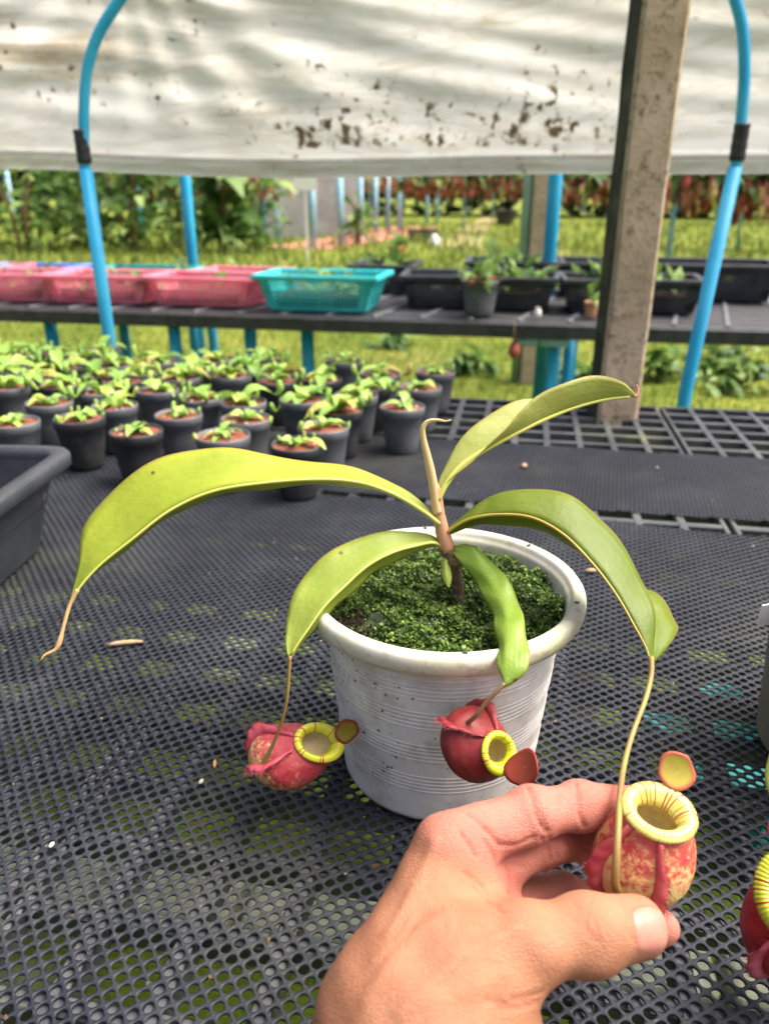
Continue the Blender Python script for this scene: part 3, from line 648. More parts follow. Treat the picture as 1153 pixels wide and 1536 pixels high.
for px, py, c, lb in ((120, 633, 'black', 'black seedling pot at the front of the block just behind the large black tray corner'), (205, 652, 'black', 'black seedling pot in the front row above the crest of the longest leaf'), (22, 637, 'grey', 'grey seedling pot standing directly behind the large black tray'), (335, 660, 'grey', 'grey seedling pot half hidden behind the longest leaf'), (446, 670, 'black', 'black seedling pot at the open front corner of the block, away from the tray'),
        (369, 634, 'grey', None), (485, 646, 'grey', 'grey seedling pot right beside the black pot at the open front corner'), (268, 625, 'grey', None), (75, 608, 'grey', None), (172, 612, 'grey', None)):
    P = on(px, py, .066); put(P[0], P[1], c, lb)
three = 'seedling pots in the short row of three'
for px, py, c, lb in ((603, 613, 'grey', 'grey seedling pot, first of the short separate row of three beside the bare lattice'), (630, 586, 'grey', 'grey seedling pot in the middle of the short separate row of three'), (653, 562, 'grey', 'grey seedling pot at the far end of the short separate row of three')):
    P = on(px, py, .066); put(P[0], P[1], c, lb, three)
for j in range(8):
    for i in range(11):
        s = -.235 - .079 * i + random.gauss(0, .006); t_ = .885 + .0745 * j + random.gauss(0, .006) + (.03 if i % 2 else 0)
        if i == 0 and j in (1,): continue
        if t_ > 1.385 or (j == 0 and i > 6): continue
        P = bench(s, t_)
        if not free(P[0], P[1]): continue
        if t_ < .93 + .02 * max(0, i - 5) and i > 4 and random.random() < .5: continue
        put(P[0], P[1], 'black' if random.random() < .5 else 'grey', vigor=random.uniform(1.25, 1.7))

# ------------------------------------------------------------------ large black tray at the side
bt = thing('storage_tray', (-.52, .57, .004), 'large scuffed black tray on the mat beside the seedling pots', 'tray', rz=R(-4))
def rrect(w, d, r, k=5):
    P = []
    for cx, cy, a0 in ((w/2 - r, d/2 - r, 0), (-w/2 + r, d/2 - r, 90), (-w/2 + r, -d/2 + r, 180), (w/2 - r, -d/2 + r, 270)):
        for i in range(k + 1): a = R(a0 + 90 * i / k); P.append((cx + r * math.cos(a), cy + r * math.sin(a)))
    return P
def loft(loops, close_first=False, close_last=False):
    n = len(loops[0]); V = [p for l in loops for p in l]
    Fc = [(i * n + j, i * n + (j + 1) % n, (i + 1) * n + (j + 1) % n, (i + 1) * n + j) for i in range(len(loops) - 1) for j in range(n)]
    if close_first: Fc.append(tuple(range(n - 1, -1, -1)))
    if close_last: Fc.append(tuple(range((len(loops) - 1) * n, len(loops) * n)))
    return V, Fc
def lz(w, d, r, z): return [(x, y, z) for x, y in rrect(w, d, r)]
TW, TD = .365, .44
V, Fc = loft([lz(TW - .075, TD - .075, .02, 0), lz(TW - .07, TD - .07, .022, .004), lz(TW - .05, TD - .05, .022, .05), lz(TW - .047, TD - .047, .022, .052), lz(TW - .03, TD - .03, .022, .093), lz(TW - .036, TD - .036, .02, .093), lz(TW - .08, TD - .08, .018, .006)], True, True)
mesh('tray_wall', V, Fc, MT['tray'], bt, False, True)
V, Fc = loft([lz(TW - .028, TD - .028, .022, .088), lz(TW - .004, TD - .004, .026, .086), lz(TW, TD, .028, .088), lz(TW, TD, .028, .098), lz(TW - .005, TD - .005, .026, .1015), lz(TW - .030, TD - .030, .02, .1015), lz(TW - .037, TD - .037, .018, .0965), lz(TW - .037, TD - .037, .018, .09)])
mesh('rim', V, Fc, MT['tray'], bt, True, True)

# ------------------------------------------------------------------ pitcher plant builders
def fattr(o, name, vals):
    a = o.data.attributes.new(name, 'FLOAT', 'POINT'); a.data.foreach_set('value', np.asarray(vals, np.float32))
def pitcher_mat(name, red, deep, pale, bias):
    t = NT(name); q = t.attr('q').outputs['Fac']; n = t.noise(430, 6, .72, dist=.3); n2 = t.noise(90, 5, .7); n3 = t.noise(700, 4)
    c = t.mix(t.step(n2, .35, .68), red, deep)
    f = t.math('ADD', t.math('ADD', t.math('ADD', n, t.math('MULTIPLY', q, .42)), t.math('MULTIPLY', t.math('SUBTRACT', n2, .5), .5)), bias)
    c = t.mix(t.step(f, .50, .72), pale, c); c = t.mix(t.math('MULTIPLY', t.step(n3, .56, .68), .5), c, deep)
    t.col(c).rough(.42, .45).bump(t.noise(300, 4), .15, .001); t.b.inputs['Subsurface Weight'].default_value = .12; t.b.inputs['Subsurface Scale'].default_value = .004; return t.m
def peri_mat(name, c1, c2):
    t = NT(name); s = t.attr('stripe').outputs['Fac']; n = t.noise(200, 4); c = t.mix(t.step(n, .3, .7), c1, c2); c = t.mix(t.step(s, .45, .8), c, (.42, .045, .03)); t.col(c).rough(.24, .5); return t.m
def lid_mat(name, c1, edge):
    t = NT(name); e = t.attr('edge').outputs['Fac']; n = t.noise(160, 5); c = t.mix(t.step(n, .35, .7), c1, tuple(.7 * a + .3 * b for a, b in zip(c1, edge))); c = t.mix(t.step(e, .68, .95), c, edge); t.col(c).rough(.45, .4); t.translucent(c, .25); return t.m
MT['inside'] = simple('mottled_tan_inner_wall', (.56, .50, .24), (.55, .40, .20), 240, .5, .1)
MT['fringe'] = simple('red_fringe_hairs', (.36, .05, .06), (.5, .12, .12), 80, .6)
PM = {
 'held': (pitcher_mat('red_cream_pitcher', (.56, .12, .09), (.44, .04, .045), (.68, .50, .20), -.15), peri_mat('cream_yellow_lip', (.66, .60, .12), (.70, .66, .22)), lid_mat('yellow_lid_red_margin', (.52, .50, .08), (.62, .16, .10))),
 'left': (pitcher_mat('pink_red_pitcher', (.48, .075, .085), (.34, .025, .04), (.56, .38, .14), -.05), peri_mat('yellow_green_lip', (.58, .60, .02), (.64, .62, .05)), lid_mat('green_lid_red_margin', (.30, .30, .03), (.30, .035, .02))),
 'mid': (pitcher_mat('maroon_pitcher', (.27, .035, .03), (.17, .012, .016), (.26, .12, .05), .10), peri_mat('lime_lip', (.50, .60, .02), (.55, .62, .03)), lid_mat('brick_red_lid', (.33, .065, .035), (.30, .035, .028))),
 'edge': (pitcher_mat('crimson_pitcher', (.46, .03, .03), (.28, .01, .02), (.40, .10, .05), .25), peri_mat('olive_green_lip', (.42, .46, .03), (.48, .50, .05)), lid_mat('pink_lid', (.46, .12, .12), (.48, .08, .09))),
}
def wing_mat(name, a, b): return simple(name, a, b, 110, .5, .3, 300, .001)
WM = {'held': wing_mat('crimson_wing', (.48, .05, .075), (.56, .12, .12)), 'left': wing_mat('pink_wing', (.50, .09, .115), (.40, .045, .07)), 'mid': wing_mat('maroon_wing', (.22, .02, .028), (.30, .05, .05)), 'edge': wing_mat('crimson_edge_wing', (.48, .05, .09), (.58, .12, .15))}
def pitcher(parent, centre, axis, front, Rb, h, mr, tau, key, lip=.0042, lid=(.017, .011), lid_dir=(0, .75, .65), lid_nrm=(0, -.6, .8), cam_lid=False, wing=.0055, hair=.0045, back=.0, wing_ang=20, seed=1):
    rr = random.Random(seed)
    z = np.asarray(axis, float); z = z / np.linalg.norm(z); y = -np.asarray(front, float); y = y - z * y.dot(z); y /= np.linalg.norm(y); x = np.cross(y, z)
    M3 = np.c_[x, y, z]; C = np.asarray(centre, float)
    W = lambda P: np.asarray(P, float).reshape(-1, 3) @ M3.T + C
    prof_q = np.array([0, .05, .13, .25, .40, .55, .70, .82, .92, 1.0]); prof_r = np.array([.10, .36, .64, .88, 1.0, 1.0, .92, .80, .70, .66])
    end = mr / Rb
    def rad(q):
        r = np.interp(q, prof_q, prof_r); k = max(0, (q - .5) / .5); return Rb * (r * (1 - k) + (r - .66 + end) * k)
    def cen(q): return -Rb * .42 * (1 - q) ** 2.2
    T = math.tan(tau)
    def surf(q, th, off=0.0):
        r = rad(q) + off; yy = r * math.sin(th); g = q * q
        return (r * math.cos(th), yy + cen(q), -h / 2 + h * q + T * g * yy)
    nq, nt = 30, 40; V = []; qa = []
    for i in range(nq + 1):
        q = i / nq
        for j in range(nt): V.append(surf(q, 2 * math.pi * j / nt)); qa.append(q)
    Fc = [(i * nt + j, i * nt + (j + 1) % nt, (i + 1) * nt + (j + 1) % nt, (i + 1) * nt + j) for i in range(nq) for j in range(nt)] + [tuple(range(nt - 1, -1, -1))]
    body = mesh('pitcher', W(V), Fc, PM[key][0], parent); fattr(body, 'q', qa)
    # inner wall and floor of the cup
    V = []
    for (f, dz) in ((1.0, 0), (.93, -.004), (.97, -.010), (1.05, -.018), (.7, -.023), (.02, -.024)):
        for j in range(nt):
            th = 2 * math.pi * j / nt; r = (mr - lip * .55) * f; V.append((r * math.cos(th), r * math.sin(th) + cen(1), h / 2 + dz * .62 * Rb / .02 + T * r * math.sin(th) - .0012))
    Fc = [((i + 1) * nt + j, (i + 1) * nt + (j + 1) % nt, i * nt + (j + 1) % nt, i * nt + j) for i in range(5) for j in range(nt)]
    mesh('cup_lining', W(V), Fc, MT['inside'], body)
    # peristome
    n1, n2 = 288, 12; V = []; st = []
    stripes = [(rr.uniform(0, 6.283), rr.uniform(.03, .09)) for _ in range(15)]
    for i in range(n1):
        th = 2 * math.pi * i / n1; s = max((1 - min(abs((th - a + math.pi) % (2 * math.pi) - math.pi) / w, 1)) for a, w in stripes)
        k = 1 + .55 * max(0, math.sin(th)) + .05 * math.sin(58 * th)
        for j in range(n2):
            a = 2 * math.pi * j / n2; ca, sa = math.cos(a), math.sin(a); rx = lip * k * (1.25 * ca) - lip * .30 - lip * .5 * (k - 1); zn = lip * k * .70 * sa - (lip * 1.25 if ca < 0 else lip * .35) * abs(ca) ** 1.3
            er = np.array([math.cos(th), math.sin(th) * math.cos(tau), math.sin(th) * math.sin(tau)]); en = np.array([0, -math.sin(tau), math.cos(tau)])
            V.append(np.array([mr * math.cos(th), mr * math.sin(th) + cen(1), h / 2 + T * mr * math.sin(th)]) + er * rx + en * zn); st.append(s)
    Fc = [(i * n2 + j, ((i + 1) % n1) * n2 + j, ((i + 1) % n1) * n2 + (j + 1) % n2, i * n2 + (j + 1) % n2) for i in range(n1) for j in range(n2)]
    o = mesh('peristome', W(V), Fc, PM[key][1], body); fattr(o, 'stripe', st)
    # lid on a short neck at the back of the mouth
    nb = np.array([0, mr + lip * .7 + cen(1), h / 2 + T * mr + back]); d = np.array(lid_dir, float); d = (M3.T @ camvec(*lid_dir)) if cam_lid else d; d /= np.linalg.norm(d); nn = (M3.T @ camvec(*lid_nrm)) if cam_lid else np.array(lid_nrm, float); nn -= d * nn.dot(d); nn /= np.linalg.norm(nn); sd_ = np.cross(d, nn)
    V = []; ed = []; n1 = 28
    for i in range(7):
        r = i / 6
        for j in range(n1):
            a = 2 * math.pi * j / n1; lx = math.cos(a) * r; ly = math.sin(a) * r; wob = 1 + (.05 * math.sin(3 * a + seed) + .09 * math.sin(2 * a + 2 * seed) + .04 * math.sin(5 * a)) * r
            notch = 1 - .10 * max(0, math.cos(a)) ** 6 * r
            V.append(nb + d * (lid[0] * (1.02 + lx * notch) + .001) + sd_ * lid[1] * ly * wob + nn * (.22 * lid[0] * (r * r) * (.5 + .5 * math.cos(2 * a)) - .16 * lid[0] * lx)); ed.append(r)
    Fc = [(i * n1 + j, i * n1 + (j + 1) % n1, (i + 1) * n1 + (j + 1) % n1, (i + 1) * n1 + j) for i in range(6) for j in range(n1)]
    o = mesh('lid', W(V), Fc, PM[key][2], body); fattr(o, 'edge', ed); solid(o, .0009)
    tv, tf = tube_geo(spline([nb + np.array([0, -lip, -.004]), nb + (0, 0, .001), nb + d * (lid[0] * .45)], 8), [.0022, .0022, .002, .0018, .0016, .0014, .0012, .0008], 7); mesh('lid_neck', W(tv), tf, PM[key][2], body)
    # two fringed wings down the front
    for sgn in (-1, 1):
        V = []; Fc = []; hv = []; hf = []; n = 46
        for i in range(n + 1):
            q = .95 - .93 * i / n; th = -math.pi / 2 + sgn * R(wing_ang) * (.55 + .45 * math.sin(math.pi * q)); w = wing * (math.sin(math.pi * min(max(1 - q, .04), .98)) ** .5) * (1 + .05 * math.sin(i * .8)); fl = sgn * R(3) * math.sin(i * .5 + seed)
            a, m_, b = surf(q, th, -.0008), surf(q, th + sgn * .06, w * .55), surf(q, th + sgn * .16 + fl * .35, w)
            V += [a, m_, b]
            if i:
                k = 3 * i; Fc += [(k - 3, k, k + 1, k - 2), (k - 2, k + 1, k + 2, k - 1)]
            for rep in range(2):
                if hair and 1 < i < n - 1:
                    b3 = np.array(b); o3 = b3 - np.array(m_); o3 /= max(np.linalg.norm(o3), 1e-6); o3 = o3 + np.array([rr.gauss(0, .35), rr.gauss(0, .3), rr.gauss(0, .35)]); L = hair * rr.uniform(.5, 1.15); s3 = np.array([0, 0, .00016]) + np.array([.0001, 0, 0]); kk = len(hv)
                    b3 = b3 + (np.array(V[-4]) - b3) * rr.random() if len(V) > 5 else b3
                    hv += [b3 - s3, b3 + s3, b3 + o3 * L]; hf.append((kk, kk + 1, kk + 2))
        o = mesh('wing', W(V), Fc, WM[key], body); solid(o, .0005)
        if hv: mesh('fringe', W(hv), hf, MT['fringe'], body, False)['kind'] = 'stuff'
    return body
def leaf(parent, name, mid, ea, eb, mat, rib=None, rib_r=.0011, n=44, m=6, bulge=.06, wave=.0006, seed=0, lift=None):
    P = spline([at(*p) for p in mid], n); A = spline([at(*p) for p in ea], n); B = spline([at(*p) for p in eb], n) if eb is not None else None
    V = []; sides = [(A, 1)] + ([(B, -1)] if B is not None else []); cols = m * len(sides) + 1
    for i in range(n):
        row = []; T = P[min(i + 1, n - 1)] - P[max(i - 1, 0)]; T /= np.linalg.norm(T)
        for E, sg in sides:
            h = E[i] - P[i]; N = np.cross(T, h) * sg; L = np.linalg.norm(N); N = N / L if L > 1e-9 else N * 0; hw = np.linalg.norm(h); side = []
            for j in range(1, m + 1):
                u = j / m; side.append(P[i] + h * u + N * (bulge * hw * 4 * u * (1 - u) + wave * math.sin(i * .55 + seed + 2 * u) * u))
            row.append(side)
        V += (row[0][::-1] + [P[i]] + (row[1] if len(row) > 1 else []))
    Fc = [(i * cols + j, i * cols + j + 1, (i + 1) * cols + j + 1, (i + 1) * cols + j) for i in range(n - 1) for j in range(cols - 1)]
    o = mesh(name, V, Fc, mat, parent); solid(o, .0005); fattr(o, 'lv', np.tile((np.arange(cols) - m) / m, n))
    if rib is not None:
        Q = P + (BACK * .0002)[None]; tube('midrib', Q[: n - 1], np.linspace(rib_r * 1.3, rib_r * .7, n - 1), rib, o, 8)
    return o
def off(pts, dx, dy, dz): 
    k = len(pts); return [(p[0] + dx * math.sin(math.pi * i / (k - 1)) , p[1] + dy * math.sin(math.pi * i / (k - 1)), p[2] + dz * math.sin(math.pi * i / (k - 1))) for i, p in enumerate(pts)]

# ------------------------------------------------------------------ the white pot and its plant
PX, PY, PR, PH = .0356, .414, .085, .1316
plant = thing('potted_pitcher_plant', (PX, PY, .0026), 'large pitcher plant with long arching leaves in a dirty white pot', 'plant')
t = NT('dirty_white_plastic'); n = t.noise(16, 7, .7); n2 = t.noise(60, 5, .7); geo = t.new('ShaderNodeNewGeometry'); sep = t.new('ShaderNodeSeparateXYZ'); t.l.new(t.tc.outputs['Object'], sep.inputs[0])
c = t.mix(t.step(n, .38, .66), (.80, .785, .75), (.60, .555, .50)); c = t.mix(t.math('MULTIPLY', t.step(n2, .50, .70), .55), c, (.46, .41, .35)); c = t.mix(t.math('MULTIPLY', t.step(t.noise(30, 5, .6, mapping=(1, 1, .25)), .55, .72), .4), c, (.42, .38, .33))
v = t.new('ShaderNodeTexVoronoi'); v.inputs['Scale'].default_value = 230; t.l.new(t.tc.outputs['Object'], v.inputs['Vector']); v2 = t.new('ShaderNodeTexVoronoi'); v2.inputs['Scale'].default_value = 115; t.l.new(t.tc.outputs['Object'], v2.inputs['Vector'])
dn = t.noise(200, 3); zone = t.math('ADD', t.noise(26, 5, .7), t.math('MULTIPLY', t.step(sep.outputs['X'], .02, -.05), .06))
zone = t.math('ADD', zone, t.math('MULTIPLY', t.step(sep.outputs['Z'], .085, .115), .045))
s1 = t.math('MULTIPLY', t.math('LESS_THAN', t.math('ADD', v.outputs['Distance'], t.math('MULTIPLY', dn, .5)), .42), t.step(zone, .565, .60))
s2 = t.math('MULTIPLY', t.math('LESS_THAN', t.math('ADD', v2.outputs['Distance'], t.math('MULTIPLY', dn, .5)), .38), t.step(zone, .535, .575))
spk = t.math('MAXIMUM', s1, s2); c = t.mix(t.math('MULTIPLY', spk, .9), c, (.03, .026, .02))
base = t.math('SUBTRACT', 1.0, t.step(t.math('ADD', sep.outputs['Z'], t.math('MULTIPLY', n2, .006)), .002, .010)); c = t.mix(t.math('MULTIPLY', base, .7), c, (.25, .17, .09))
t.col(c).rough(.5, .4).bump(t.noise(120, 4), .12, .001); MT['white_pot'] = t.m
t = NT('algae_tinted_rim'); n = t.noise(18, 6, .65); n2 = t.noise(90, 5, .7); c = t.mix(t.step(n, .38, .68), (.68, .64, .56), (.56, .58, .34)); c = t.mix(t.math('MULTIPLY', t.step(n2, .50, .70), .7), c, (.40, .33, .24)); c = t.mix(t.math('MULTIPLY', t.step(t.noise(35, 6, .7), .58, .70), .45), c, (.30, .25, .18)); t.col(c).rough(.55, .4).bump(n2, .12, .001); MT['rim'] = t.m
prof = [(.001, 0), (.0585, 0), (.0612, .0015)]
def body_r(z): return .0618 + (.0722 - .0618) * z / .115
ridges = [(.026, 5), (.050, 5), (.074, 5), (.095, 4), (.108, 3)]
zz = .004
marks = sorted([zb + k * .0028 for zb, c_ in ridges for k in range(c_)])
for z in np.arange(.004, .1165, .00035):
    d = min(abs(z - q) for q in marks); prof.append((body_r(z) + (.00032 * math.exp(-(d / .00045) ** 2) if d < .0015 else 0), float(z)))
prof += [(.0728, .1175), (.0745, .1185)]
bodyo = mesh('pot', *lathe_geo(prof, 96, PX, PY), MT['white_pot'], plant)
for v_ in bodyo.data.vertices: v_.co.z += .0026
# bottom drainage notches are small dark arches at the foot
rimp = [(.0735, .1178), (.0800, .1176), (.0828, .1190), (.0846, .1225), (.0850, .1262), (.0846, .1290), (.0832, .1310), (.0812, .1318), (.0785, .1316), (.0770, .1306), (.0764, .1290), (.0752, .1270), (.0742, .1262), (.0738, .1240), (.0728, .1180), (.0712, .1080)]
o = mesh('rim', *lathe_geo(rimp, 120, PX, PY), MT['rim'], bodyo)
for v_ in o.data.vertices: v_.co.z += .0026
hs = MB()
for a in (-86, -20, 40, 95, 200):
    cx, cy = PX + .0795 * math.cos(R(a)), PY + .0795 * math.sin(R(a)); V, Fc = lathe_geo([(.0001, .1344), (.0016, .1345)], 10, cx, cy); hs.add(V, Fc)
hs.build('rim_hole', MT['black_plastic'], bodyo)
# moss bed
MZ = .1225
V = []; nr, nt = 26, 72
for i in range(nr + 1):
    for j in range(nt):
        r = .0738 * i / nr; a = 2 * math.pi * j / nt; x, y = r * math.cos(a), r * math.sin(a)
        V.append((PX + x, PY + y, MZ + .0032 * math.sin(150 * x + 1) * math.sin(165 * y) + .0022 * math.sin(390 * x + 60 * y) * math.cos(370 * y + 2) - (.004 * max(0, (r / .0738) ** 6))))
bed = mesh('moss_bed', V, [(i * nt + j, i * nt + (j + 1) % nt, (i + 1) * nt + (j + 1) % nt, (i + 1) * nt + j) for i in range(nr) for j in range(nt)], MT['moss_base'], plant)
n = 24000; rr_ = .0735 * np.sqrt(RNG.random(n)); aa = RNG.uniform(0, 2 * np.pi, n); X, Y = rr_ * np.cos(aa), rr_ * np.sin(aa)
keep = ~((((X + .050) / .016) ** 2 + ((Y + .030) / .013) ** 2 < 1) & (RNG.random(n) < .93)); X, Y, rr_ = X[keep], Y[keep], rr_[keep]; n = len(X)
Z = MZ + .0032 * np.sin(150 * X + 1) * np.sin(165 * Y) + .0022 * np.sin(390 * X + 60 * Y) * np.cos(370 * Y + 2) - .004 * (rr_ / .0738) ** 6 + RNG.uniform(0, .0032, n)
th = RNG.uniform(0, 2 * np.pi, n); el = RNG.uniform(-.1, 1.1, n); L = RNG.uniform(.0012, .0031, n); D = np.c_[np.cos(th) * np.cos(el), np.sin(th) * np.cos(el), np.sin(el)]
S = np.c_[-np.sin(th), np.cos(th), RNG.uniform(-.4, .4, n)] * (L * .42)[:, None]; P = np.c_[PX + X, PY + Y, Z]; D = D * L[:, None]
V = np.stack([P, P + D * .5 + S, P + D, P + D * .5 - S], 1).reshape(-1, 3); i4 = np.arange(n)[:, None] * 4
mo = bigmesh('moss', V, np.vstack([i4 + [[0, 1, 2]], i4 + [[0, 2, 3]]]), MT['moss'], plant); mo['kind'] = 'stuff'
pn = 500; a = RNG.uniform(0, 6.28, pn); q = np.sqrt(RNG.random(pn)); P = np.c_[PX - .050 + .017 * q * np.cos(a), PY - .030 + .014 * q * np.sin(a), MZ - .001 + RNG.uniform(0, .002, pn)]; D = RNG.normal(0, .0012, (pn, 3)); S = RNG.normal(0, .0007, (pn, 3))
V = np.stack([P, P + D + S, P + D - S], 1).reshape(-1, 3); o = bigmesh('peat_crumbs', V, np.arange(pn * 3).reshape(-1, 3), MT['peat'], plant); o['kind'] = 'stuff'
# stems
st0 = on(689, 908, MZ); 
stem = tube('stem', spline([st0 - (0, 0, .006), at(687, 885, .468), at(683, 860, .464), at(676, 838, .460), at(668, 818, .457)], 20), np.r_[np.linspace(.0052, .0033, 5), np.linspace(.0033, .0034, 9), np.linspace(.0042, .0050, 6)], MT['bark'], plant, 14)
tube('stem_stub', spline([at(676, 842, .458), at(688, 842, .455), at(693, 838, .454)], 6), [.0034, .0034, .0032, .003, .0028, .002], MT['bark'], stem, 10)
tube('leaf_sheath', spline([at(671, 826, .4575), at(664, 800, .454), at(658, 772, .451), at(656, 745, .448), at(652, 728, .446)], 18), np.r_[[.0042, .0046], np.linspace(.0046, .0038, 8), np.linspace(.0036, .0022, 8)], MT['sheath'], stem, 14)
tube('new_shoot', spline([at(656, 770, .449), at(650, 730, .446), at(642, 690, .442), at(635, 660, .439), at(634, 642, .437), at(642, 632, .436), at(656, 630, .435), at(668, 632, .434), at(676, 630, .433)], 44), np.r_[np.linspace(.0030, .0026, 16), np.linspace(.0026, .0017, 14), np.linspace(.0017, .0004, 14)], MT['shoot'], stem, 12)
# leaves
m1 = [(659, 786, .447), (636, 768, .446), (592, 742, .444), (540, 724, .442), (480, 719, .440), (400, 724, .437), (320, 737, .434), (255, 766, .431), (195, 812, .428), (150, 848, .426), (118, 884, .424), (104, 912, .423)]
e1 = [(659, 783, .447), (640, 762, .450), (600, 730, .453), (540, 704, .456), (470, 693, .458), (400, 682, .458), (325, 671, .458), (245, 686, .456), (180, 725, .452), (128, 788, .446), (117, 845, .436), (104, 911, .424)]
l1 = leaf(plant, 'leaf', m1, e1, off(m1, 2, 9, .022), MT['leaf_bright'], MT['midrib'], .0010, 60, bulge=.05, seed=1)
tube('tendril', spline([at(117, 884, .424), at(105, 908, .423), at(97, 935, .421), at(90, 962, .419), at(84, 974, .418), at(75, 979, .417), at(67, 983, .416), at(61, 991, .415)], 30), np.r_[np.linspace(.0012, .0010, 16), [.0011, .0012, .0014, .0015, .0015, .0014, .0012, .0011, .0010, .0009, .0008, .0006, .0005, .0004]], MT['tendril_pink'], l1, 10)
m2 = [(667, 822, .456), (650, 814, .452), (626, 818, .447), (590, 828, .440), (552, 848, .433), (516, 880, .427), (486, 910, .421), (462, 944, .417), (444, 970, .415), (434, 988, .414)]
e2 = [(667, 820, .456), (648, 804, .455), (620, 797, .453), (570, 799, .449), (522, 813, .444), (476, 842, .438), (446, 880, .432), (430, 925, .426), (428, 962, .418), (433, 987, .4145)]
l2 = leaf(plant, 'leaf', m2, e2, off(m2, 8, 13, .014), MT['leaf_mid'], MT['midrib'], .0008, 48, bulge=.06, seed=2)
tube('tendril', spline([at(435, 984, .414), at(433, 1015, .415), at(430, 1050, .417), at(422, 1085, .420), at(408, 1120, .424), at(394, 1148, .429), at(388, 1164, .433), at(396, 1172, .440)], 40), np.r_[np.linspace(.0010, .0009, 20), np.linspace(.0009, .0022, 20)], MT['tendril'], l2, 10)
m3 = [(677, 822, .456), (700, 830, .450), (724, 858, .440), (746, 890, .426), (757, 918, .412), (759, 950, .397), (756, 980, .385), (756, 1006, .379), (757, 1029, .376)]
e3 = [(679, 818, .457), (706, 820, .453), (736, 840, .445), (766, 878, .431), (782, 916, .414), (788, 950, .397), (794, 978, .385), (790, 1006, .379), (772, 1023, .3775), (759, 1030, .3765)]
f3 = [(676, 826, .456), (690, 842, .452), (712, 873, .443), (730, 902, .431), (740, 930, .417), (745, 960, .401), (747, 988, .388), (750, 1010, .381), (757, 1029, .377)]
l3 = leaf(plant, 'leaf', m3, e3, f3, MT['leaf_gloss'], None, n=44, bulge=.06, wave=.0013, seed=4)
tube('tendril', spline([at(757, 1025, .377), at(742, 1040, .377), at(728, 1055, .378), at(712, 1075, .380), at(700, 1085, .386)], 20), np.linspace(.0011, .0012, 20), MT['tendril_dark'], l3, 10)
m4 = [(664, 803, .452), (682, 790, .449), (706, 778, .445), (745, 772, .439), (795, 776, .430), (842, 800, .419), (885, 842, .407), (922, 890, .396), (950, 938, .388), (968, 972, .383), (976, 1000, .380)]
e4 = [(664, 801, .453), (684, 782, .452), (712, 758, .452), (752, 740, .450), (804, 733, .446), (858, 746, .440), (908, 786, .431), (945, 838, .419), (970, 888, .406), (982, 930, .394), (978, 998, .381)]
f4 = [(664, 804, .453), (690, 796, .456), (730, 786, .462), (780, 790, .462), (838, 808, .456), (892, 842, .446), (940, 872, .436), (985, 892, .424), (1010, 928, .411), (1016, 948, .402), (979, 996, .382)]
l4 = leaf(plant, 'leaf', m4, e4, f4, MT['leaf_deep'], MT['midrib_brown'], .0008, 56, bulge=.045, seed=6)
tube('tendril', spline([at(976, 985, .381), at(976, 1012, .376), at(967, 1050, .366), at(950, 1095, .352), at(937, 1140, .338), at(930, 1185, .320), at(927, 1235, .304), at(924, 1285, .296), at(922, 1325, .297), at(930, 1345, .306)], 60), np.r_[np.linspace(.0014, .0012, 16), np.linspace(.0012, .0013, 24), np.linspace(.0013, .0019, 20)], MT['tendril'], l4, 10)
m5 = [(656, 752, .447), (668, 728, .447), (690, 700, .448), (725, 676, .450), (770, 652, .453), (815, 630, .457), (860, 612, .462), (905, 600, .466), (950, 594, .470)]
e5 = [(657, 750, .4465), (676, 718, .445), (712, 688, .444), (750, 652, .444), (785, 612, .446), (826, 582, .450), (886, 564, .455), (930, 571, .462), (953, 592, .469)]
f5 = [(655, 750, .448), (660, 716, .452), (684, 668, .456), (716, 634, .460), (756, 609, .465), (796, 598, .470), (850, 600, .474), (900, 596, .474), (951, 594, .471)]
l5 = leaf(plant, 'leaf', m5, e5, f5, MT['leaf_under'], MT['midrib'], .0013, 48, bulge=.05, seed=8)
tube('tendril', spline([at(948, 594, .470), at(954, 593, .470), at(956, 585, .470), at(954, 577, .470)], 10), np.linspace(.0012, .0004, 10), MT['tendril_pink'], l5, 8)
ms = [(670, 826, .458), (667, 845, .455), (669, 865, .452), (673, 882, .451)]
leaf(plant, 'leaf', ms, off(ms, 9, 0, .002), off(ms, -6, 0, .002), MT['leaf_mid'], None, n=14, m=3)
# pitchers
def pv(r, u, b): return camvec(r, u, b)
UP = np.array([0, 0, 1.])
pitcher(plant, at(436, 1134, .446), pv(.78, .48, .34), pv(-.30, .62, .72), .0196, .043, .0106, R(34), 'left', lip=.0021, lid=(.0075, .0066), lid_dir=(.30, .85, .15), lid_nrm=(.25, -.1, .95), cam_lid=True, wing=.0060, hair=.0030, wing_ang=26, seed=3)
pitcher(plant, at(716, 1122, .392), pv(.52, .12, .80), pv(-.10, .95, .25), .0186, .034, .0088, R(10), 'mid', lip=.0018, lid=(.0100, .0082), lid_dir=(.62, .42, .66), lid_nrm=(-.45, .45, .77), cam_lid=True, wing=.0050, hair=.0036, wing_ang=34, seed=5)
held = pitcher(plant, at(968, 1275, .318), UP + .10 * RIGHT + .05 * BACK, np.array([-.62, -.78, 0]), .0198, .044, .0124, R(2), 'held', lip=.0027, lid=(.0080, .0072), lid_dir=(.20, .95, .05), lid_nrm=(-.35, -.1, .95), cam_lid=True, wing=.0056, hair=.0042, wing_ang=30, seed=8)

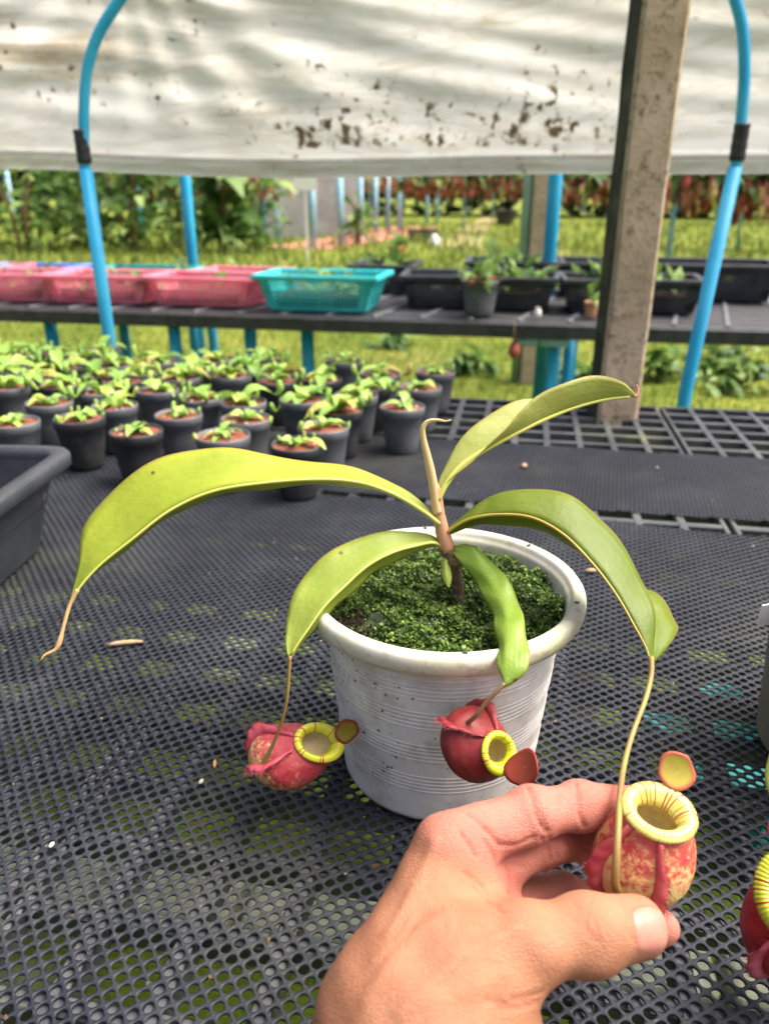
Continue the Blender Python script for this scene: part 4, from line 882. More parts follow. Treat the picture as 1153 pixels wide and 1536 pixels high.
# ------------------------------------------------------------------ the pot at the right-hand edge with its own pitcher
rp = thing('potted_pitcher_plant', (.317, .42, .0026), 'tall olive grey pot with white rim and crimson pitcher, beside the held pitcher', 'plant')
RPX, RPY = .317, .42
t = NT('olive_grey_pot'); n = t.noise(20, 6, .7); t.col(t.mix(t.step(n, .35, .7), (.12, .12, .10), (.17, .165, .14))).rough(.6, .4).bump(t.noise(90, 4), .2, .001); MT['olive_pot'] = t.m
o = mesh('pot', *lathe_geo([(.001, .003), (.058, .003), (.0595, .006), (.0655, .104), (.0655, .106)], 72, RPX, RPY), MT['olive_pot'], rp)
mesh('rim', *lathe_geo([(.0650, .1055), (.0668, .1065), (.0672, .113), (.0662, .117), (.0645, .1175), (.063, .116), (.0625, .098)], 72, RPX, RPY), MT['rim'], o)
mesh('peat', *lathe_geo([(.0005, .108), (.0632, .106)], 48, RPX, RPY), MT['peat'], rp)
tg = MB(); tb = at(1149, 910, .488); tg.hexa([tb + (-.004, -.001, -.012), tb + (.022, -.001, -.012), tb + (.022, 0, -.012), tb + (-.004, 0, -.012)], [tb + (-.005, -.004, .003), tb + (.022, -.006, .010), tb + (.022, -.005, .010), tb + (-.005, -.003, .003)])
tg.build('plant_tag', MT['white_card'], rp)
tube('stem', spline([(RPX, RPY, .10), (RPX + .002, RPY - .004, .13), (RPX + .006, RPY - .002, .16)], 10), .0035, MT['bark'], rp, 10)
mm = [(1290, 880, .47), (1262, 960, .45), (1225, 1050, .43), (1195, 1150, .415), (1185, 1240, .41)]
le = leaf(rp, 'leaf', mm, [(1292, 878, .47), (1240, 945, .45), (1185, 1050, .432), (1146, 1165, .42), (1184, 1239, .411)], [(1292, 884, .47), (1290, 970, .455), (1260, 1070, .437), (1225, 1165, .42), (1187, 1241, .41)], MT['leaf_mid'], MT['midrib'], .001, 30)
tube('tendril', spline([at(1185, 1238, .41), at(1200, 1300, .395), at(1195, 1380, .375), at(1178, 1440, .355), at(1165, 1470, .345)], 20), .0013, MT['tendril'], le, 8)
pitcher(rp, at(1182, 1384, .352), UP - .14 * RIGHT + .38 * BACK, np.array([-.35, -.93, 0]), .0200, .050, .0150, R(20), 'edge', lip=.0042, lid=(.010, .008), lid_dir=(-.55, .5, .55), lid_nrm=(0, -.4, .9), wing=.0066, hair=.0045, wing_ang=32, seed=12)

# ------------------------------------------------------------------ the hand (one continuous skin)
def C3(px, py, d): return np.array([(px - W_PX / 2) / F_PX * d, (H_PX / 2 - py) / F_PX * d, -d], np.float32)     # right, up, back
def rcone(P, a, b, r1, r2):
    ba = b - a; l2 = float(ba @ ba); rr = r1 - r2; a2 = l2 - rr * rr; il2 = 1.0 / l2
    pa = P - a; y = pa @ ba; z = y - l2; w = pa * l2 - y[..., None] * ba; x2 = np.einsum('...i,...i', w, w); y2 = y * y * l2; z2 = z * z * l2
    k = np.sign(rr) * rr * rr * x2
    return np.where(np.sign(z) * a2 * z2 > k, np.sqrt(x2 + z2) * il2 - r2, np.where(np.sign(y) * a2 * y2 < k, np.sqrt(x2 + y2) * il2 - r1, (np.sqrt(x2 * a2 * il2) + y * rr) * il2 - r1)).astype(np.float32)
def smin(a, b, k): h = np.maximum(k - np.abs(a - b), 0) / k; return np.minimum(a, b) - h * h * k * .25
mm_ = .001
FING = {'index': [(676, 1268, .303, 12.3), (797, 1222, .316, 10.4), (866, 1209, .327, 9.4), (948, 1206, .336, 8.0)],
        'middle': [(714, 1300, .315, 12.6), (812, 1261, .331, 10.4), (880, 1253, .346, 9.4), (946, 1256, .350, 8.2)],
        'ring': [(736, 1350, .332, 12.2), (842, 1348, .345, 9.9), (926, 1368, .338, 8.9), (990, 1392, .322, 7.7)],
        'little': [(742, 1400, .352, 9.5), (828, 1408, .350, 8.6), (880, 1410, .342, 7.8), (915, 1412, .330, 7.2)]}
THUMB = [(690, 1468, .268, 17.0), (785, 1419, .272, 13.3), (878, 1402, .279, 12.7), (951, 1391, .286, 11.6)]
PALM = [((604, 1530, .268, 26), (668, 1284, .304, 14.0)), ((680, 1540, .275, 25), (706, 1318, .328, 14.5)), ((712, 1520, .290, 22), (728, 1366, .346, 12.5)), ((728, 1520, .305, 18), (742, 1405, .350, 11.0)),
        ((640, 1545, .266, 31), (690, 1468, .268, 19.0))]
ARM = [((612, 1560, .266, 29), (560, 1990, .232, 33)), ((668, 1560, .268, 28), (640, 1990, .236, 33))]
def chain(P, pts, k=.0035):
    d = None
    for p, q in zip(pts[:-1], pts[1:]):
        e = rcone(P, C3(*p[:3]), C3(*q[:3]), p[3] * mm_, q[3] * mm_); d = e if d is None else smin(d, e, k)
    return d
def joint_bulge(P, d, pts):
    for p in pts[1:3]:
        c = C3(*p[:3]); r = p[3] * mm_; e = np.sqrt(((P - c) ** 2).sum(-1)) - r * 1.03; d = smin(d, e, .004)
    return d
def hand_sdf(P):
    d = None
    for a, b in PALM + ARM:
        e = rcone(P, C3(*a[:3]), C3(*b[:3]), a[3] * mm_, b[3] * mm_); d = e if d is None else smin(d, e, .016)
    for nm in ('little', 'ring', 'middle', 'index'):
        pts = FING[nm]; e = joint_bulge(P, chain(P, pts), pts); c = C3(*pts[0][:3]); far = np.sqrt(((P - c) ** 2).sum(-1))
        k = .0012 + .010 * np.clip(1 - (far - .008) / .016, 0, 1); d = smin(d, e, k)
    e = joint_bulge(P, chain(P, THUMB, .006), THUMB); c = C3(*THUMB[0][:3]); far = np.sqrt(((P - c) ** 2).sum(-1)); k = .0012 + .016 * np.clip(1 - (far - .018) / .022, 0, 1)
    d = smin(d, e, k)
    d = smin(d, rcone(P, C3(706, 1322, .316), C3(752, 1384, .312), .0125, .0115), .010)
    web = rcone(P, C3(700, 1318, .300), C3(752, 1392, .288), .0085, .0075)          # skin between thumb and index
    d = smin(d, web, .012)
    return d
h_ = .00105
pts = [C3(*p[:3]) for f in FING.values() for p in f] + [C3(*p[:3]) for p in THUMB] + [C3(*q[:3]) for a, b in PALM + ARM[:1] for q in (a, b)] + [C3(500, 1990, .23), C3(700, 1990, .24)]
lo = np.min(pts, 0) - .036; hi = np.max(pts, 0) + .030
lo[1] = C3(600, 1930, .24)[1]
ax = [np.arange(lo[i], hi[i], h_, dtype=np.float32) for i in range(3)]
Fg = np.empty([len(a) for a in ax], np.float32)
for i in range(0, len(ax[0]), 16):
    G_ = np.stack(np.meshgrid(ax[0][i:i+16], ax[1], ax[2], indexing='ij'), -1); Fg[i:i+16] = hand_sdf(G_)
Fg[:, 0, :] = np.abs(Fg[:, 0, :]) + 1e-4                                             # close the forearm below the frame
def surface_nets(Fv, o, h):
    s = Fv < 0; nx, ny, nz = Fv.shape; cnt = np.zeros((nx-1, ny-1, nz-1), np.int8)
    for dx in (0, 1):
        for dy in (0, 1):
            for dz in (0, 1): cnt += s[dx:nx-1+dx, dy:ny-1+dy, dz:nz-1+dz]
    act = (cnt > 0) & (cnt < 8); idx = np.full(act.shape, -1, np.int64); cells = np.argwhere(act); idx[act] = np.arange(len(cells))
    acc = np.zeros((len(cells), 3)); num = np.zeros(len(cells)); cor = [(a, b, c) for a in (0, 1) for b in (0, 1) for c in (0, 1)]
    for p in cor:
        for ax_ in range(3):
            if p[ax_]: continue
            q = list(p); q[ax_] = 1
            f0 = Fv[cells[:, 0] + p[0], cells[:, 1] + p[1], cells[:, 2] + p[2]]; f1 = Fv[cells[:, 0] + q[0], cells[:, 1] + q[1], cells[:, 2] + q[2]]
            m = (f0 < 0) != (f1 < 0); tt = np.where(m, f0 / np.where(m, f0 - f1, 1), 0); pos = np.tile(np.array(p, float), (len(cells), 1)); pos[:, ax_] += tt
            acc[m] += pos[m]; num[m] += 1
    V = (cells + acc / num[:, None]) * h + o; quads = []
    for ax_ in range(3):
        sl0 = [slice(None)] * 3; sl1 = [slice(None)] * 3; sl0[ax_] = slice(0, -1); sl1[ax_] = slice(1, None); e = np.argwhere(s[tuple(sl0)] != s[tuple(sl1)]); u, v = (ax_ + 1) % 3, (ax_ + 2) % 3
        ok = (e[:, u] > 0) & (e[:, v] > 0) & (e[:, u] < Fv.shape[u] - 1) & (e[:, v] < Fv.shape[v] - 1); e = e[ok]
        inside0 = s[e[:, 0], e[:, 1], e[:, 2]]; q = []
        for du, dv in ((-1, -1), (0, -1), (0, 0), (-1, 0)):
            c = e.copy(); c[:, u] += du; c[:, v] += dv; q.append(idx[c[:, 0], c[:, 1], c[:, 2]])
        q = np.stack(q, 1); q[~inside0] = q[~inside0][:, ::-1]; quads.append(q)
    return V, np.vstack(quads)
HV, HF = surface_nets(Fg, lo, h_)
def relax(V, Fq, it, lam):
    E = np.vstack([Fq[:, [0, 1]], Fq[:, [1, 2]], Fq[:, [2, 3]], Fq[:, [3, 0]]]); deg = np.bincount(E.ravel(), minlength=len(V))[:, None]
    for i in range(it):
        l_ = lam if i % 2 == 0 else -lam * 1.04
        S = np.zeros_like(V)
        for k in range(3): S[:, k] = np.bincount(E[:, 0], V[E[:, 1], k], len(V)) + np.bincount(E[:, 1], V[E[:, 0], k], len(V))
        V = V + l_ * (S / deg - V)
    return V
HV = relax(HV, HF, 6, .5)
# creases of the finger joints and the palm, pressed into the skin along its normal
e_ = .0006; P32 = HV.astype(np.float32)
nrm = np.stack([hand_sdf(P32 + np.eye(3, dtype=np.float32)[k] * e_) - hand_sdf(P32 - np.eye(3, dtype=np.float32)[k] * e_) for k in range(3)], -1); nrm /= np.maximum(np.linalg.norm(nrm, axis=1), 1e-9)[:, None]
cre = np.zeros(len(HV))
def seg_dist(P, a, b):
    ba = b - a; tt = np.clip(((P - a) @ ba) / (ba @ ba), 0, 1); return np.linalg.norm(P - a - tt[:, None] * ba, axis=1)
def surf_line(pts2, w, amp):
    """a crease that follows the skin under a polyline of bearings"""
    L = []
    for (px, py) in pts2:
        r = C3(px, py, 1.0); tt = .22
        for _ in range(90):
            dd = float(hand_sdf((r * tt)[None].astype(np.float32))[0]); tt += max(dd, -.002) * .8
            if abs(dd) < 2e-4 or tt > .42: break
        L.append(r * tt)
    global cre
    for a, b in zip(L[:-1], L[1:]):
        if np.linalg.norm(b - a) > .03: continue
        cre = np.maximum(cre, amp * np.exp(-(seg_dist(HV, a, b) / w) ** 2))
CR = [([(790, 1180), (797, 1198), (803, 1222), (812, 1240), (822, 1248)], 1.0), ([(800, 1190), (806, 1215), (818, 1236)], .6), ([(862, 1174), (866, 1196), (868, 1222), (876, 1240)], .9),
      ([(700, 1222), (726, 1244), (748, 1268), (774, 1268), (800, 1256)], .9), ([(690, 1250), (704, 1270), (712, 1284)], .7), ([(812, 1258), (822, 1272), (826, 1290)], .8), ([(822, 1256), (832, 1272), (836, 1288)], .6),
      ([(712, 1330), (732, 1352), (752, 1368)], .8), ([(696, 1310), (724, 1330), (748, 1358)], .6), ([(758, 1300), (764, 1326), (780, 1352)], .6),
      ([(884, 1368), (878, 1386), (884, 1404), (896, 1414)], .45), ([(896, 1364), (891, 1384), (900, 1410)], .4), ([(905, 1362), (902, 1380), (910, 1400)], .3),
      ([(640, 1330), (660, 1360), (668, 1392)], .25), ([(742, 1300), (762, 1296), (786, 1300)], .35), ([(726, 1262), (742, 1290), (750, 1318)], .5), ([(838, 1190), (842, 1206), (840, 1222)], .25), ([(850, 1262), (856, 1276), (852, 1286)], .3), ([(700, 1420), (728, 1404), (756, 1396)], .35), ([(690, 1446), (722, 1440), (748, 1446)], .25), ([(930, 1356), (938, 1372), (940, 1396), (950, 1412)], .3), ([(768, 1500), (790, 1496), (812, 1488)], .7), ([(748, 1512), (778, 1512), (806, 1502)], .6), ([(728, 1500), (760, 1506)], .5), ([(860, 1352), (866, 1366)], .3), ([(846, 1330), (848, 1348)], .4)]
for pts2, amp in CR: surf_line(pts2, .0009, amp)
dents = cre.copy(); cre[:] = 0
for pts2, amp in (([(548, 1500), (590, 1440), (632, 1392), (668, 1372)], .7), ([(600, 1520), (650, 1470), (710, 1420), (770, 1392)], .8), ([(585, 1400), (612, 1350), (636, 1300), (650, 1262)], .7), ([(640, 1500), (700, 1490), (752, 1462)], .5), ([(560, 1440), (600, 1410), (616, 1376)], .5)): surf_line(pts2, .0026, amp)
HV = HV + nrm * (cre * .0011)[:, None]; cre = dents
HV = HV - nrm * (cre * .0010)[:, None]
# fine undulation: tendons and knuckles on the back of the hand
HV = HV + nrm * (.00035 * np.sin(HV[:, 0] * 230 + HV[:, 1] * 160) * np.sin(HV[:, 1] * 210 + 1.3))[:, None]
dF = np.min([chain(P32, f) for k, f in FING.items()], 0); dT = chain(P32, THUMB); dB = np.min([rcone(P32, C3(*a[:3]), C3(*b[:3]), a[3] * mm_, b[3] * mm_) for a, b in PALM[:1] + ARM], 0)
pink = np.clip(.5 + (np.minimum(dB, dT) - dF) / .008, 0, 1)
hol = np.exp(-(np.linalg.norm(HV - C3(738, 1330, .318), axis=1) / .020) ** 2); pink = np.maximum(pink, hol)
tipd = np.linalg.norm(HV - C3(970, 1400, .29), axis=1); pink = np.maximum(pink, .8 * np.exp(-(tipd / .014) ** 2))
# thumb nail laid on the skin
def on_skin(c, d, far=.03):
    p = c + d * far
    for _ in range(60):
        dd = float(hand_sdf(p[None].astype(np.float32))[0]); p = p - d * dd * .8
        if abs(dd) < 5e-5: break
    return p
ta, tb_ = C3(*THUMB[2][:3]), C3(*THUMB[3][:3]); T_ = (tb_ - ta) / np.linalg.norm(tb_ - ta); T_ = T_ * .97 + np.array([0, -.10, 0]); T_ /= np.linalg.norm(T_)
N_ = np.array([.10, .36, .93]); N_ -= T_ * N_.dot(T_); N_ /= np.linalg.norm(N_); B_ = np.cross(T_, N_)
NV = []; nu, nv = 18, 14; cN = tb_ - T_ * .0004
for i in range(nu + 1):
    for j in range(nv + 1):
        u, v = -1 + 2 * i / nu, -1 + 2 * j / nv; wv_ = v * math.sqrt(1 - .36 * u * u); uu = u * math.sqrt(1 - .36 * v * v)
        q = cN + T_ * uu * .0088 + B_ * wv_ * .0076; p = on_skin(q - N_ * (q - tb_).dot(N_), N_, .018)
        edge = max(abs(u) ** 6, abs(v) ** 6); NV.append(p + N_ * (.00060 - .0009 * edge + (.0004 if u > .8 else 0)))
NV = np.array(NV)
ring = np.array([NV[a * (nv + 1) + b] for a in range(nu + 1) for b in range(nv + 1) if a in (0, nu) or b in (0, nv)])
nearn = np.where(np.linalg.norm(HV - cN, axis=1) < .02)[0]; dr = np.min(np.linalg.norm(HV[nearn][:, None] - ring[None], axis=2), 1); cre[nearn] = np.maximum(cre[nearn], .75 * np.exp(-(dr / .0010) ** 2))
HW = HV[:, :1] * RIGHT + HV[:, 1:2] * UPV + HV[:, 2:] * BACK + np.array([0, 0, CAM_H])
t = NT('skin'); pk = t.attr('pink').outputs['Fac']; cr = t.attr('crease').outputs['Fac']; n = t.noise(45, 6, .65); n2 = t.noise(620, 5, .75); n3 = t.noise(18, 5, .65)
tan = t.mix(t.step(n, .3, .7), (.32, .135, .07), (.38, .172, .095)); tan = t.mix(t.math('MULTIPLY', t.step(n3, .45, .7), .6), tan, (.29, .10, .045)); pnk = t.mix(t.step(n, .3, .7), (.45, .175, .125), (.43, .135, .098))
c = t.mix(pk, tan, pnk); c = t.mix(t.math('MULTIPLY', t.step(n2, .58, .75), .22), c, (.25, .095, .045)); c = t.mix(t.math('MULTIPLY', cr, .5), c, (.32, .085, .05))
t.col(c).rough(.52, .35); wv = t.new('ShaderNodeTexVoronoi'); wv.feature = 'DISTANCE_TO_EDGE'; wv.inputs['Scale'].default_value = 900; t.l.new(t.tc.outputs['Object'], wv.inputs['Vector'])
t.bump(t.math('ADD', t.math('MULTIPLY', t.step(wv.outputs['Distance'], 0, .25), .5), n2), .55, .0009)
t.b.inputs['Subsurface Weight'].default_value = .18; t.b.inputs['Subsurface Radius'].default_value = (1.0, .35, .2); t.b.inputs['Subsurface Scale'].default_value = .004; MT['skin'] = t.m
person = thing('person', tuple(np.array([0, 0, CAM_H]) + sum(a * b for a, b in zip(C3(612, 1700, .26), (RIGHT, UPV, BACK)))), 'bare tan hand and wrist pinching the red and cream pitcher', 'person')
skin = bigmesh('hand', HW, HF, MT['skin'], person, True); fattr(skin, 'pink', pink); fattr(skin, 'crease', cre)
NW = NV[:, :1] * RIGHT + NV[:, 1:2] * UPV + NV[:, 2:] * BACK + np.array([0, 0, CAM_H])
t = NT('nail'); n = t.noise(160, 4, mapping=(1, 1, 1)); t.col(t.mix(t.step(n, .3, .7), (.42, .175, .13), (.46, .205, .155))).rough(.40, .4); t.b.inputs['Subsurface Weight'].default_value = .2; t.b.inputs['Subsurface Scale'].default_value = .002
nail = mesh('thumb_nail', NW, [(i * (nv + 1) + j, (i + 1) * (nv + 1) + j, (i + 1) * (nv + 1) + j + 1, i * (nv + 1) + j + 1) for i in range(nu) for j in range(nv)], t.m, skin)

# ------------------------------------------------------------------ small litter on the mats
def scrap(name, px, py, L, w, rz, mat, label, cat, curl=.3):
    P = on(px, py, .004); V = []; Fc = []; n = 7
    for i in range(n):
        q = i / (n - 1) - .5; ww = w * (1 - (2 * abs(q)) ** 2.2) * .5 + .0003; z = curl * w * (1 - 4 * q * q) + .0006
        V += [(q * L, -ww, z * .4), (q * L, 0, z + .3 * w), (q * L, ww, z * .4)]
    for i in range(n - 1):
        b = 3 * i; Fc += [(b, b + 3, b + 4, b + 1), (b + 1, b + 4, b + 5, b + 2)]
    o = mesh(name, V, Fc, MT[mat], None, True, True); solid(o, .0005); o.location = (P[0], P[1], .0030); o.rotation_euler = (0, 0, rz); return tag(o, label, cat)
scrap('dry_leaf', 187, 965, .030, .0036, R(12), 'dry_leaf', 'curled tan dry leaf on the black mat below the longest leaf tip', 'dry leaf', .6)
scrap('dry_leaf', 785, 700, .011, .008, R(30), 'dry_leaf', 'small brown dry leaf flake on the mat behind the white pot', 'dry leaf', .4)
scrap('dry_leaf', 322, 1145, .008, .0020, R(100), 'tendril_pink', 'tiny pinkish plant scrap near the white crumb on the mat', 'plant scrap', .4)
scrap('dry_leaf', 885, 856, .012, .004, R(10), 'dry_leaf', 'brown scrap on the mat under the deep green leaf', 'plant scrap', .4)
scrap('dry_leaf', 545, 1412, .012, .0016, R(70), 'dry_leaf', 'thin straw scrap on the mat beside the wrist', 'plant scrap', .4)
V, Fc = lathe_geo([(.0003, -.002), (.0026, -.0012), (.003, .0006), (.0016, .0024), (.0003, .0027)], 7)
for px, py, lb in ((302, 1173, 'cream white crumb lying on the mat near the pink red pitcher'), (985, 702, 'white speck of grit on the far mat below the concrete post'), (78, 1268, 'pale crumb on the mat over the pale edging stones')):
    P = on(px, py, .004); o = mesh('perlite_crumb', V, Fc, MT['perlite'], None, False, True); o.location = (P[0], P[1], .0044); o.scale = (.75, .45, .5); o.rotation_euler = (0, 0, random.uniform(0, 3)); tag(o, lb, 'crumb')
cn = 420; cb = RNG.uniform(0, 1, (cn, 2)); CX = (cb[:, 0] - .5) * (.5 + 1.0 * cb[:, 1]); CY = .16 + .82 * cb[:, 1]; CV = []; CF = []
for x, y in zip(CX, CY):
    r = RNG.uniform(.0004, .0014); b = len(CV); q = RNG.normal(0, .25, (6, 3)); o6 = np.array([(1, 0, 0), (0, 1, 0), (-1, 0, 0), (0, -1, 0), (0, 0, .8), (0, 0, -.8)]) + q
    CV += [np.array((x, y, .0022)) + r * k for k in o6]; CF += [(b, b+1, b+4), (b+1, b+2, b+4), (b+2, b+3, b+4), (b+3, b, b+4), (b+1, b, b+5), (b+2, b+1, b+5), (b+3, b+2, b+5), (b, b+3, b+5)]
tag(mesh('soil_crumbs', CV, CF, island('soil_crumbs', [(0, (.03, .02, .012)), (.6, (.14, .085, .05)), (1, (.4, .34, .24))], .95, 0), None, False), 'scattered brown soil crumbs on the black mats', 'crumbs', kind='stuff')
# turquoise basket standing on the ground, seen through the mat
UBP = on(1150, 1120, GZ + .1); ub = thing('plastic_basket', (UBP[0], UBP[1], GZ + .006), 'green basket on the ground glimpsed through the mat holes', 'basket'); basket_parts(ub, .34, .24, .14, MT['green_basket']); ub.rotation_euler = (0, 0, .5)

# ------------------------------------------------------------------ background: shrubs, hanging pitcher plants, posts
def bigleaf_geo(n, L, spread, zlo, zhi, seed, ratio=.22, droop=.5):
    r = np.random.default_rng(seed); V = []; Fc = []
    for _ in range(n):
        p = np.array([r.normal(0, spread), r.normal(0, spread * .7), r.uniform(zlo, zhi)]); a = r.uniform(0, 6.28); el = r.uniform(-.3, 1.1); d = np.array([math.cos(a) * math.cos(el), math.sin(a) * math.cos(el), math.sin(el)])
        l = L * r.uniform(.6, 1.3); s = np.cross(d, [0, 0, 1.]); s /= max(np.linalg.norm(s), 1e-6); tw = r.normal(0, .5); s = s * math.cos(tw) + np.cross(d, s) * math.sin(tw); w = l * ratio * r.uniform(.7, 1.3); b = len(V)
        for i in range(5):
            q = i / 4; c = p + d * l * q - np.array([0, 0, droop * l * q * q]); ww = w * math.sin(math.pi * (.08 + .9 * q)) ** .8; V += [c - s * ww + (0, 0, ww * .3), c, c + s * ww + (0, 0, ww * .3)]
            if i: k = b + 3 * i; Fc += [(k - 3, k - 2, k + 1, k), (k - 2, k - 1, k + 2, k + 1)]
    return V, Fc
def shrub(px, y, n, L, spread, h, seed, label, mat='foliage', ratio=.22):
    P = np.array([aty(px, 330, y)[0], y, GZ]); r = thing('leafy_shrub', P, label, 'shrub', 'leafy shrubs behind the far bench')
    V, Fc = bigleaf_geo(n, L, spread, .15, h, seed, ratio); o = mesh('foliage', V, Fc, MT[mat], r, True, True); o['kind'] = 'stuff'
    rr = random.Random(seed); tv = MB()
    for i in range(5):
        a = rr.uniform(0, 6.28); e = (math.cos(a) * spread * .8, math.sin(a) * spread * .6, h * .9); g = tube_geo(spline([(math.cos(a) * .08, math.sin(a) * .08, -.02), (e[0] * .4, e[1] * .4, h * .5), e], 8), np.linspace(.03, .012, 8), 6); tv.add(*g)
    tv.build('stem', MT['tendril_dark'], r, True, True); return r
shrub(30, 15.0, 150, .30, .55, 1.5, 21, 'dark dense shrub at the end of the row beside the grey green pipe')
shrub(105, 16.5, 170, .55, .55, 1.9, 22, 'mid green shrub with strap leaves seen beside the blue hoop pipe', ratio=.13)
shrub(190, 15.5, 190, .38, .55, 1.8, 23, 'bright green broad leaved shrub just past the blue hoop pipe')
shrub(262, 16.5, 150, .34, .45, 1.7, 24, 'bushy green shrub behind the blue upright pipe')
shrub(330, 15.0, 130, .52, .40, 1.5, 25, 'shrub with large grey green banana like leaves', ratio=.26)
shrub(385, 16.0, 80, .34, .30, 1.3, 26, 'leafy green shrub beside the far pale posts')
shrub(535, 17.5, 40, .55, .10, .9, 27, 'small bright green palm like seedling by the red ground sheet', ratio=.08)
# broken line of dark trees closing the nursery
for i, (px, y) in enumerate([(-150, 33), (40, 36), (230, 34), (420, 40), (600, 43), (760, 42), (930, 40), (1090, 38), (1260, 36)]):
    P = np.array([aty(px, 330, y)[0], y, GZ]); r = thing('background_tree', P, 'dark leafy tree in the row closing the nursery ground', 'tree', 'dark trees closing the nursery')
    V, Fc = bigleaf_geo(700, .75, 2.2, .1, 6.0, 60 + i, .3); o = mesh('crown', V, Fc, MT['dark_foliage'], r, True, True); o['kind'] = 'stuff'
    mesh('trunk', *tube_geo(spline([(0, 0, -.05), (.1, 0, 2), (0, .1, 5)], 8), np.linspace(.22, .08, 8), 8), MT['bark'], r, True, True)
# grey shade net fence behind the pale posts
t = NT('grey_shade_net'); n = t.noise(2, 5); t.col(t.mix(t.step(n, .3, .7), (.16, .17, .165), (.24, .25, .245))).rough(.9, .2); MT['shade_net'] = t.m
A_, B__ = aty(380, 330, 19.5), aty(545, 330, 21.5); m = MB(); m.hexa([(A_[0], A_[1], GZ), (B__[0], B__[1], GZ), (B__[0], B__[1] + .02, GZ), (A_[0], A_[1] + .02, GZ)], [(A_[0], A_[1], .75), (B__[0], B__[1], .75), (B__[0], B__[1] + .02, .75), (A_[0], A_[1] + .02, .75)])
tag(m.build('shade_net', MT['shade_net']), 'grey shade net screen behind the pale blue posts', 'net')
for k, (px, py, mt, w) in enumerate([(396, 364, 'blue_pipe', .075), (417, 364, 'pale_pipe', .075), (470, 372, 'pale_pipe', .075), (511, 368, 'pale_pipe', .075), (541, 356, 'pale_pipe', .07), (563, 350, 'pale_pipe', .07), (581, 346, 'pale_pipe', .07), (598, 345, 'pale_pipe', .065), (640, 338, 'pale_pipe', .06), (655, 337, 'pale_pipe', .06), (24, 345, 'pale_pipe', .08), (214, 350, 'blue_pipe', .06)]):
    P = on(px, py, GZ); o = tube('support_post', [(P[0], P[1], GZ - .05), (P[0], P[1], 1.0)], w, MT[mt], None, 12)
    tag(o, 'saturated blue pipe post standing beyond the far bench' if mt == 'blue_pipe' else 'pale weathered blue pipe post standing beyond the far bench', 'post', 'blue posts beyond the far bench')
P = aty(457, 275, 13.0); m = MB(); m.box((P[0] - .18, P[1], P[2] - .10), (P[0] + .18, P[1] + .02, P[2] + .16)); m.box((P[0] - .015, P[1] + .021, GZ), (P[0] + .015, P[1] + .045, P[2] + .12))
tag(m.build('sign_board', MT['white_card']), 'blank white board on a stake among the far hanging plants', 'board')
# hanging pitcher plants: pot, leaves, red pitchers
def hang_plant_meshes(seed):
    pot = bpy.data.meshes.new('pot'); v, f = lathe_geo([(.01, 0), (.075, 0), (.105, .17), (.11, .18), (.10, .175)], 14); pot.from_pydata(v, [], f); pot.materials.append(MT['black_plastic'])
    V, Fc = bigleaf_geo(26, .42, .07, .12, .30, seed, .14, .7); lf = bpy.data.meshes.new('leaves'); lf.from_pydata([tuple(map(float, p)) for p in V], [], Fc); lf.materials.append(MT['foliage'])
    r = np.random.default_rng(seed); m = MB()
    for _ in range(26):
        c = np.array([r.normal(0, .26), r.normal(0, .22), -.45 * r.random() ** 1.7 + .12]); k = r.uniform(.8, 1.5); v, f = lathe_geo([(.004, -.09 * k), (.022 * k, -.07 * k), (.034 * k, -.03 * k), (.026 * k, .03 * k), (.034 * k, .05 * k), (.01, .055 * k)], 7, c[0], c[1]); m.add([(a, b, z + c[2]) for a, b, z in v], f)
        if r.random() < .6: m.add(*tube_geo([(c[0], c[1], c[2] + .05), (c[0] * .6, c[1] * .6, .12), (0, 0, .2)], .004, 4))
    pit = bpy.data.meshes.new('pitchers'); pit.from_pydata(m.v, [], m.f); pit.materials.append(MT['red_foliage']); return pot, lf, pit
HM = [hang_plant_meshes(s) for s in (31, 32, 33)]
hook = bpy.data.meshes.new('hanger'); mb = MB(); mb.add(*tube_geo([(.09, 0, .17), (0, 0, .55)], .003, 4)); mb.add(*tube_geo([(-.09, 0, .17), (0, 0, .55)], .003, 4)); hook.from_pydata(mb.v, [], mb.f); hook.materials.append(MT['black_plastic'])
def hang_row(x0, y0, x1, y1, z, n, label, group, scale=1.0, posts=3):
    r = thing('hanging_rail', (x0, y0, GZ), label, 'rail', 'overhead rails for hanging plants'); zr = z + .55 * scale
    tube('rail', [(x0, y0, zr), (x1, y1, zr)], .022, MT['pale_pipe'], r, 8)
    for i in range(posts):
        f = (i + .03) / (posts - .94); x, y = x0 + (x1 - x0) * f, y0 + (y1 - y0) * f; tube('post', [(x, y, GZ - .03), (x, y, zr)], .03, MT['pale_pipe'], r, 8)
    for i in range(n):
        f = (i + .5) / n; pot, lf, pit = HM[i % 3]; g = thing('hanging_pitcher_plant', (x0 + (x1 - x0) * f, y0 + (y1 - y0) * f, z - random.uniform(0, .05)), 'hanging pot of red pitchers in the ' + group, 'hanging plant', group, rz=random.uniform(0, 6.28))
        k = scale * random.uniform(.85, 1.15); g.scale = (k, k, scale)
        link('pot', pot, g); o = link('leaves', lf, g); o['kind'] = 'stuff'; o = link('pitchers', pit, g); o['kind'] = 'stuff'; link('hanger', hook, g)
def X(px, y): return aty(px, 330, y)[0]
hang_row(X(415, 21), 21, X(640, 34), 34, .75, 22, 'overhead pipe rail of red plants running past the pale posts', 'row running back past the pale posts')
hang_row(X(600, 24), 24, X(800, 22), 22, .62, 14, 'overhead pipe rail of red plants across the end of the dirt path', 'row across the end of the dirt path', 1.0)
hang_row(X(560, 31), 31, X(1300, 29), 29, .80, 40, 'longest overhead pipe rail of red plants in front of the dark trees', 'longest row before the dark trees', 1.1, 5)
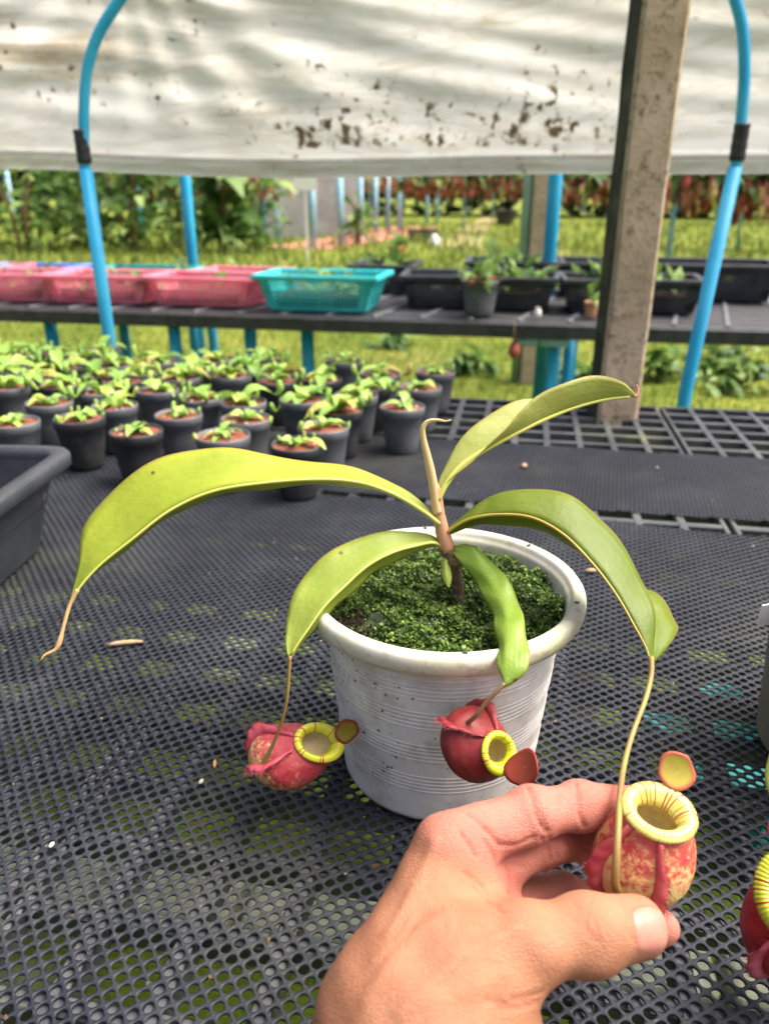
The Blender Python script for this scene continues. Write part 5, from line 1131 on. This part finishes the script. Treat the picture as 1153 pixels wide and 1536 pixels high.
hang_row(X(780, 17), 17, X(1300, 15), 15, .50, 20, 'overhead pipe rail of red plants behind the near concrete post', 'row behind the near concrete post', .9, 4)
hang_row(X(1000, 9.2), 9.2, X(1330, 8.6), 8.6, .40, 8, 'overhead pipe rail of tall green and red plants behind the blue hoop leg', 'row behind the blue hoop leg', .8, 2)
hang_row(X(190, 18.5), 18.5, X(420, 18.0), 18, .55, 10, 'overhead pipe rail of red plants among the leafy shrubs', 'row among the leafy shrubs', .9, 2)
# odd things on the lawn
P = on(595, 396, GZ); r = thing('terracotta_pot', P, 'orange terracotta pot standing on the lawn', 'pot'); lathe_pot(r, .09, .135, .25, MT['terracotta']); V, Fc = leafy(20, .2, (.04, .04), .1, 91, .8); mesh('foliage', [(x, y, z + .22) for x, y, z in V], Fc, MT['foliage'], r, False, True)['kind'] = 'stuff'
P = on(633, 362, GZ); r = thing('crate', P, 'dark green crate on the lawn near the dirt path', 'crate'); basket_parts(r, .7, .45, .26, MT['tray']); m = MB(); m.box((-.15, -.23, .05), (.15, -.2265, .2)); 
P = on(651, 371, GZ); r = thing('white_jug', P, 'small white jug on the lawn beside the dark crate', 'jug'); mesh('jug_body', *lathe_geo([(.01, 0), (.09, 0), (.10, .02), (.10, .16), (.05, .22), (.04, .26), (.001, .262)], 16), MT['white_card'], r, True, True)
mesh('jug_handle', *tube_geo(spline([(.09, 0, .17), (.15, 0, .16), (.14, 0, .07), (.095, 0, .05)], 8), .012, 6), MT['white_card'], r, True, True)
P = on(757, 338, GZ); r = thing('black_pot', P, 'large black pot on the lawn at the end of the dirt path', 'pot'); lathe_pot(r, .28, .40, .5, MT['black_plastic'])
# clump of weeds by the bench edge
for k, (px, py, s) in enumerate([(705, 560, .5), (1060, 560, .8), (985, 570, .6), (1110, 585, .7), (580, 520, .5), (880, 575, .5)]):
    P = on(px, py, GZ); r = thing('weed_clump', P, 'leafy green weed clump in the grass between the two benches', 'weed', 'weed clumps between the benches')
    V, Fc = bigleaf_geo(40, .16, .12 * s, .0, .22 * s, 300 + k, .2); mesh('foliage', V, Fc, MT['foliage'], r, True, True)['kind'] = 'stuff'
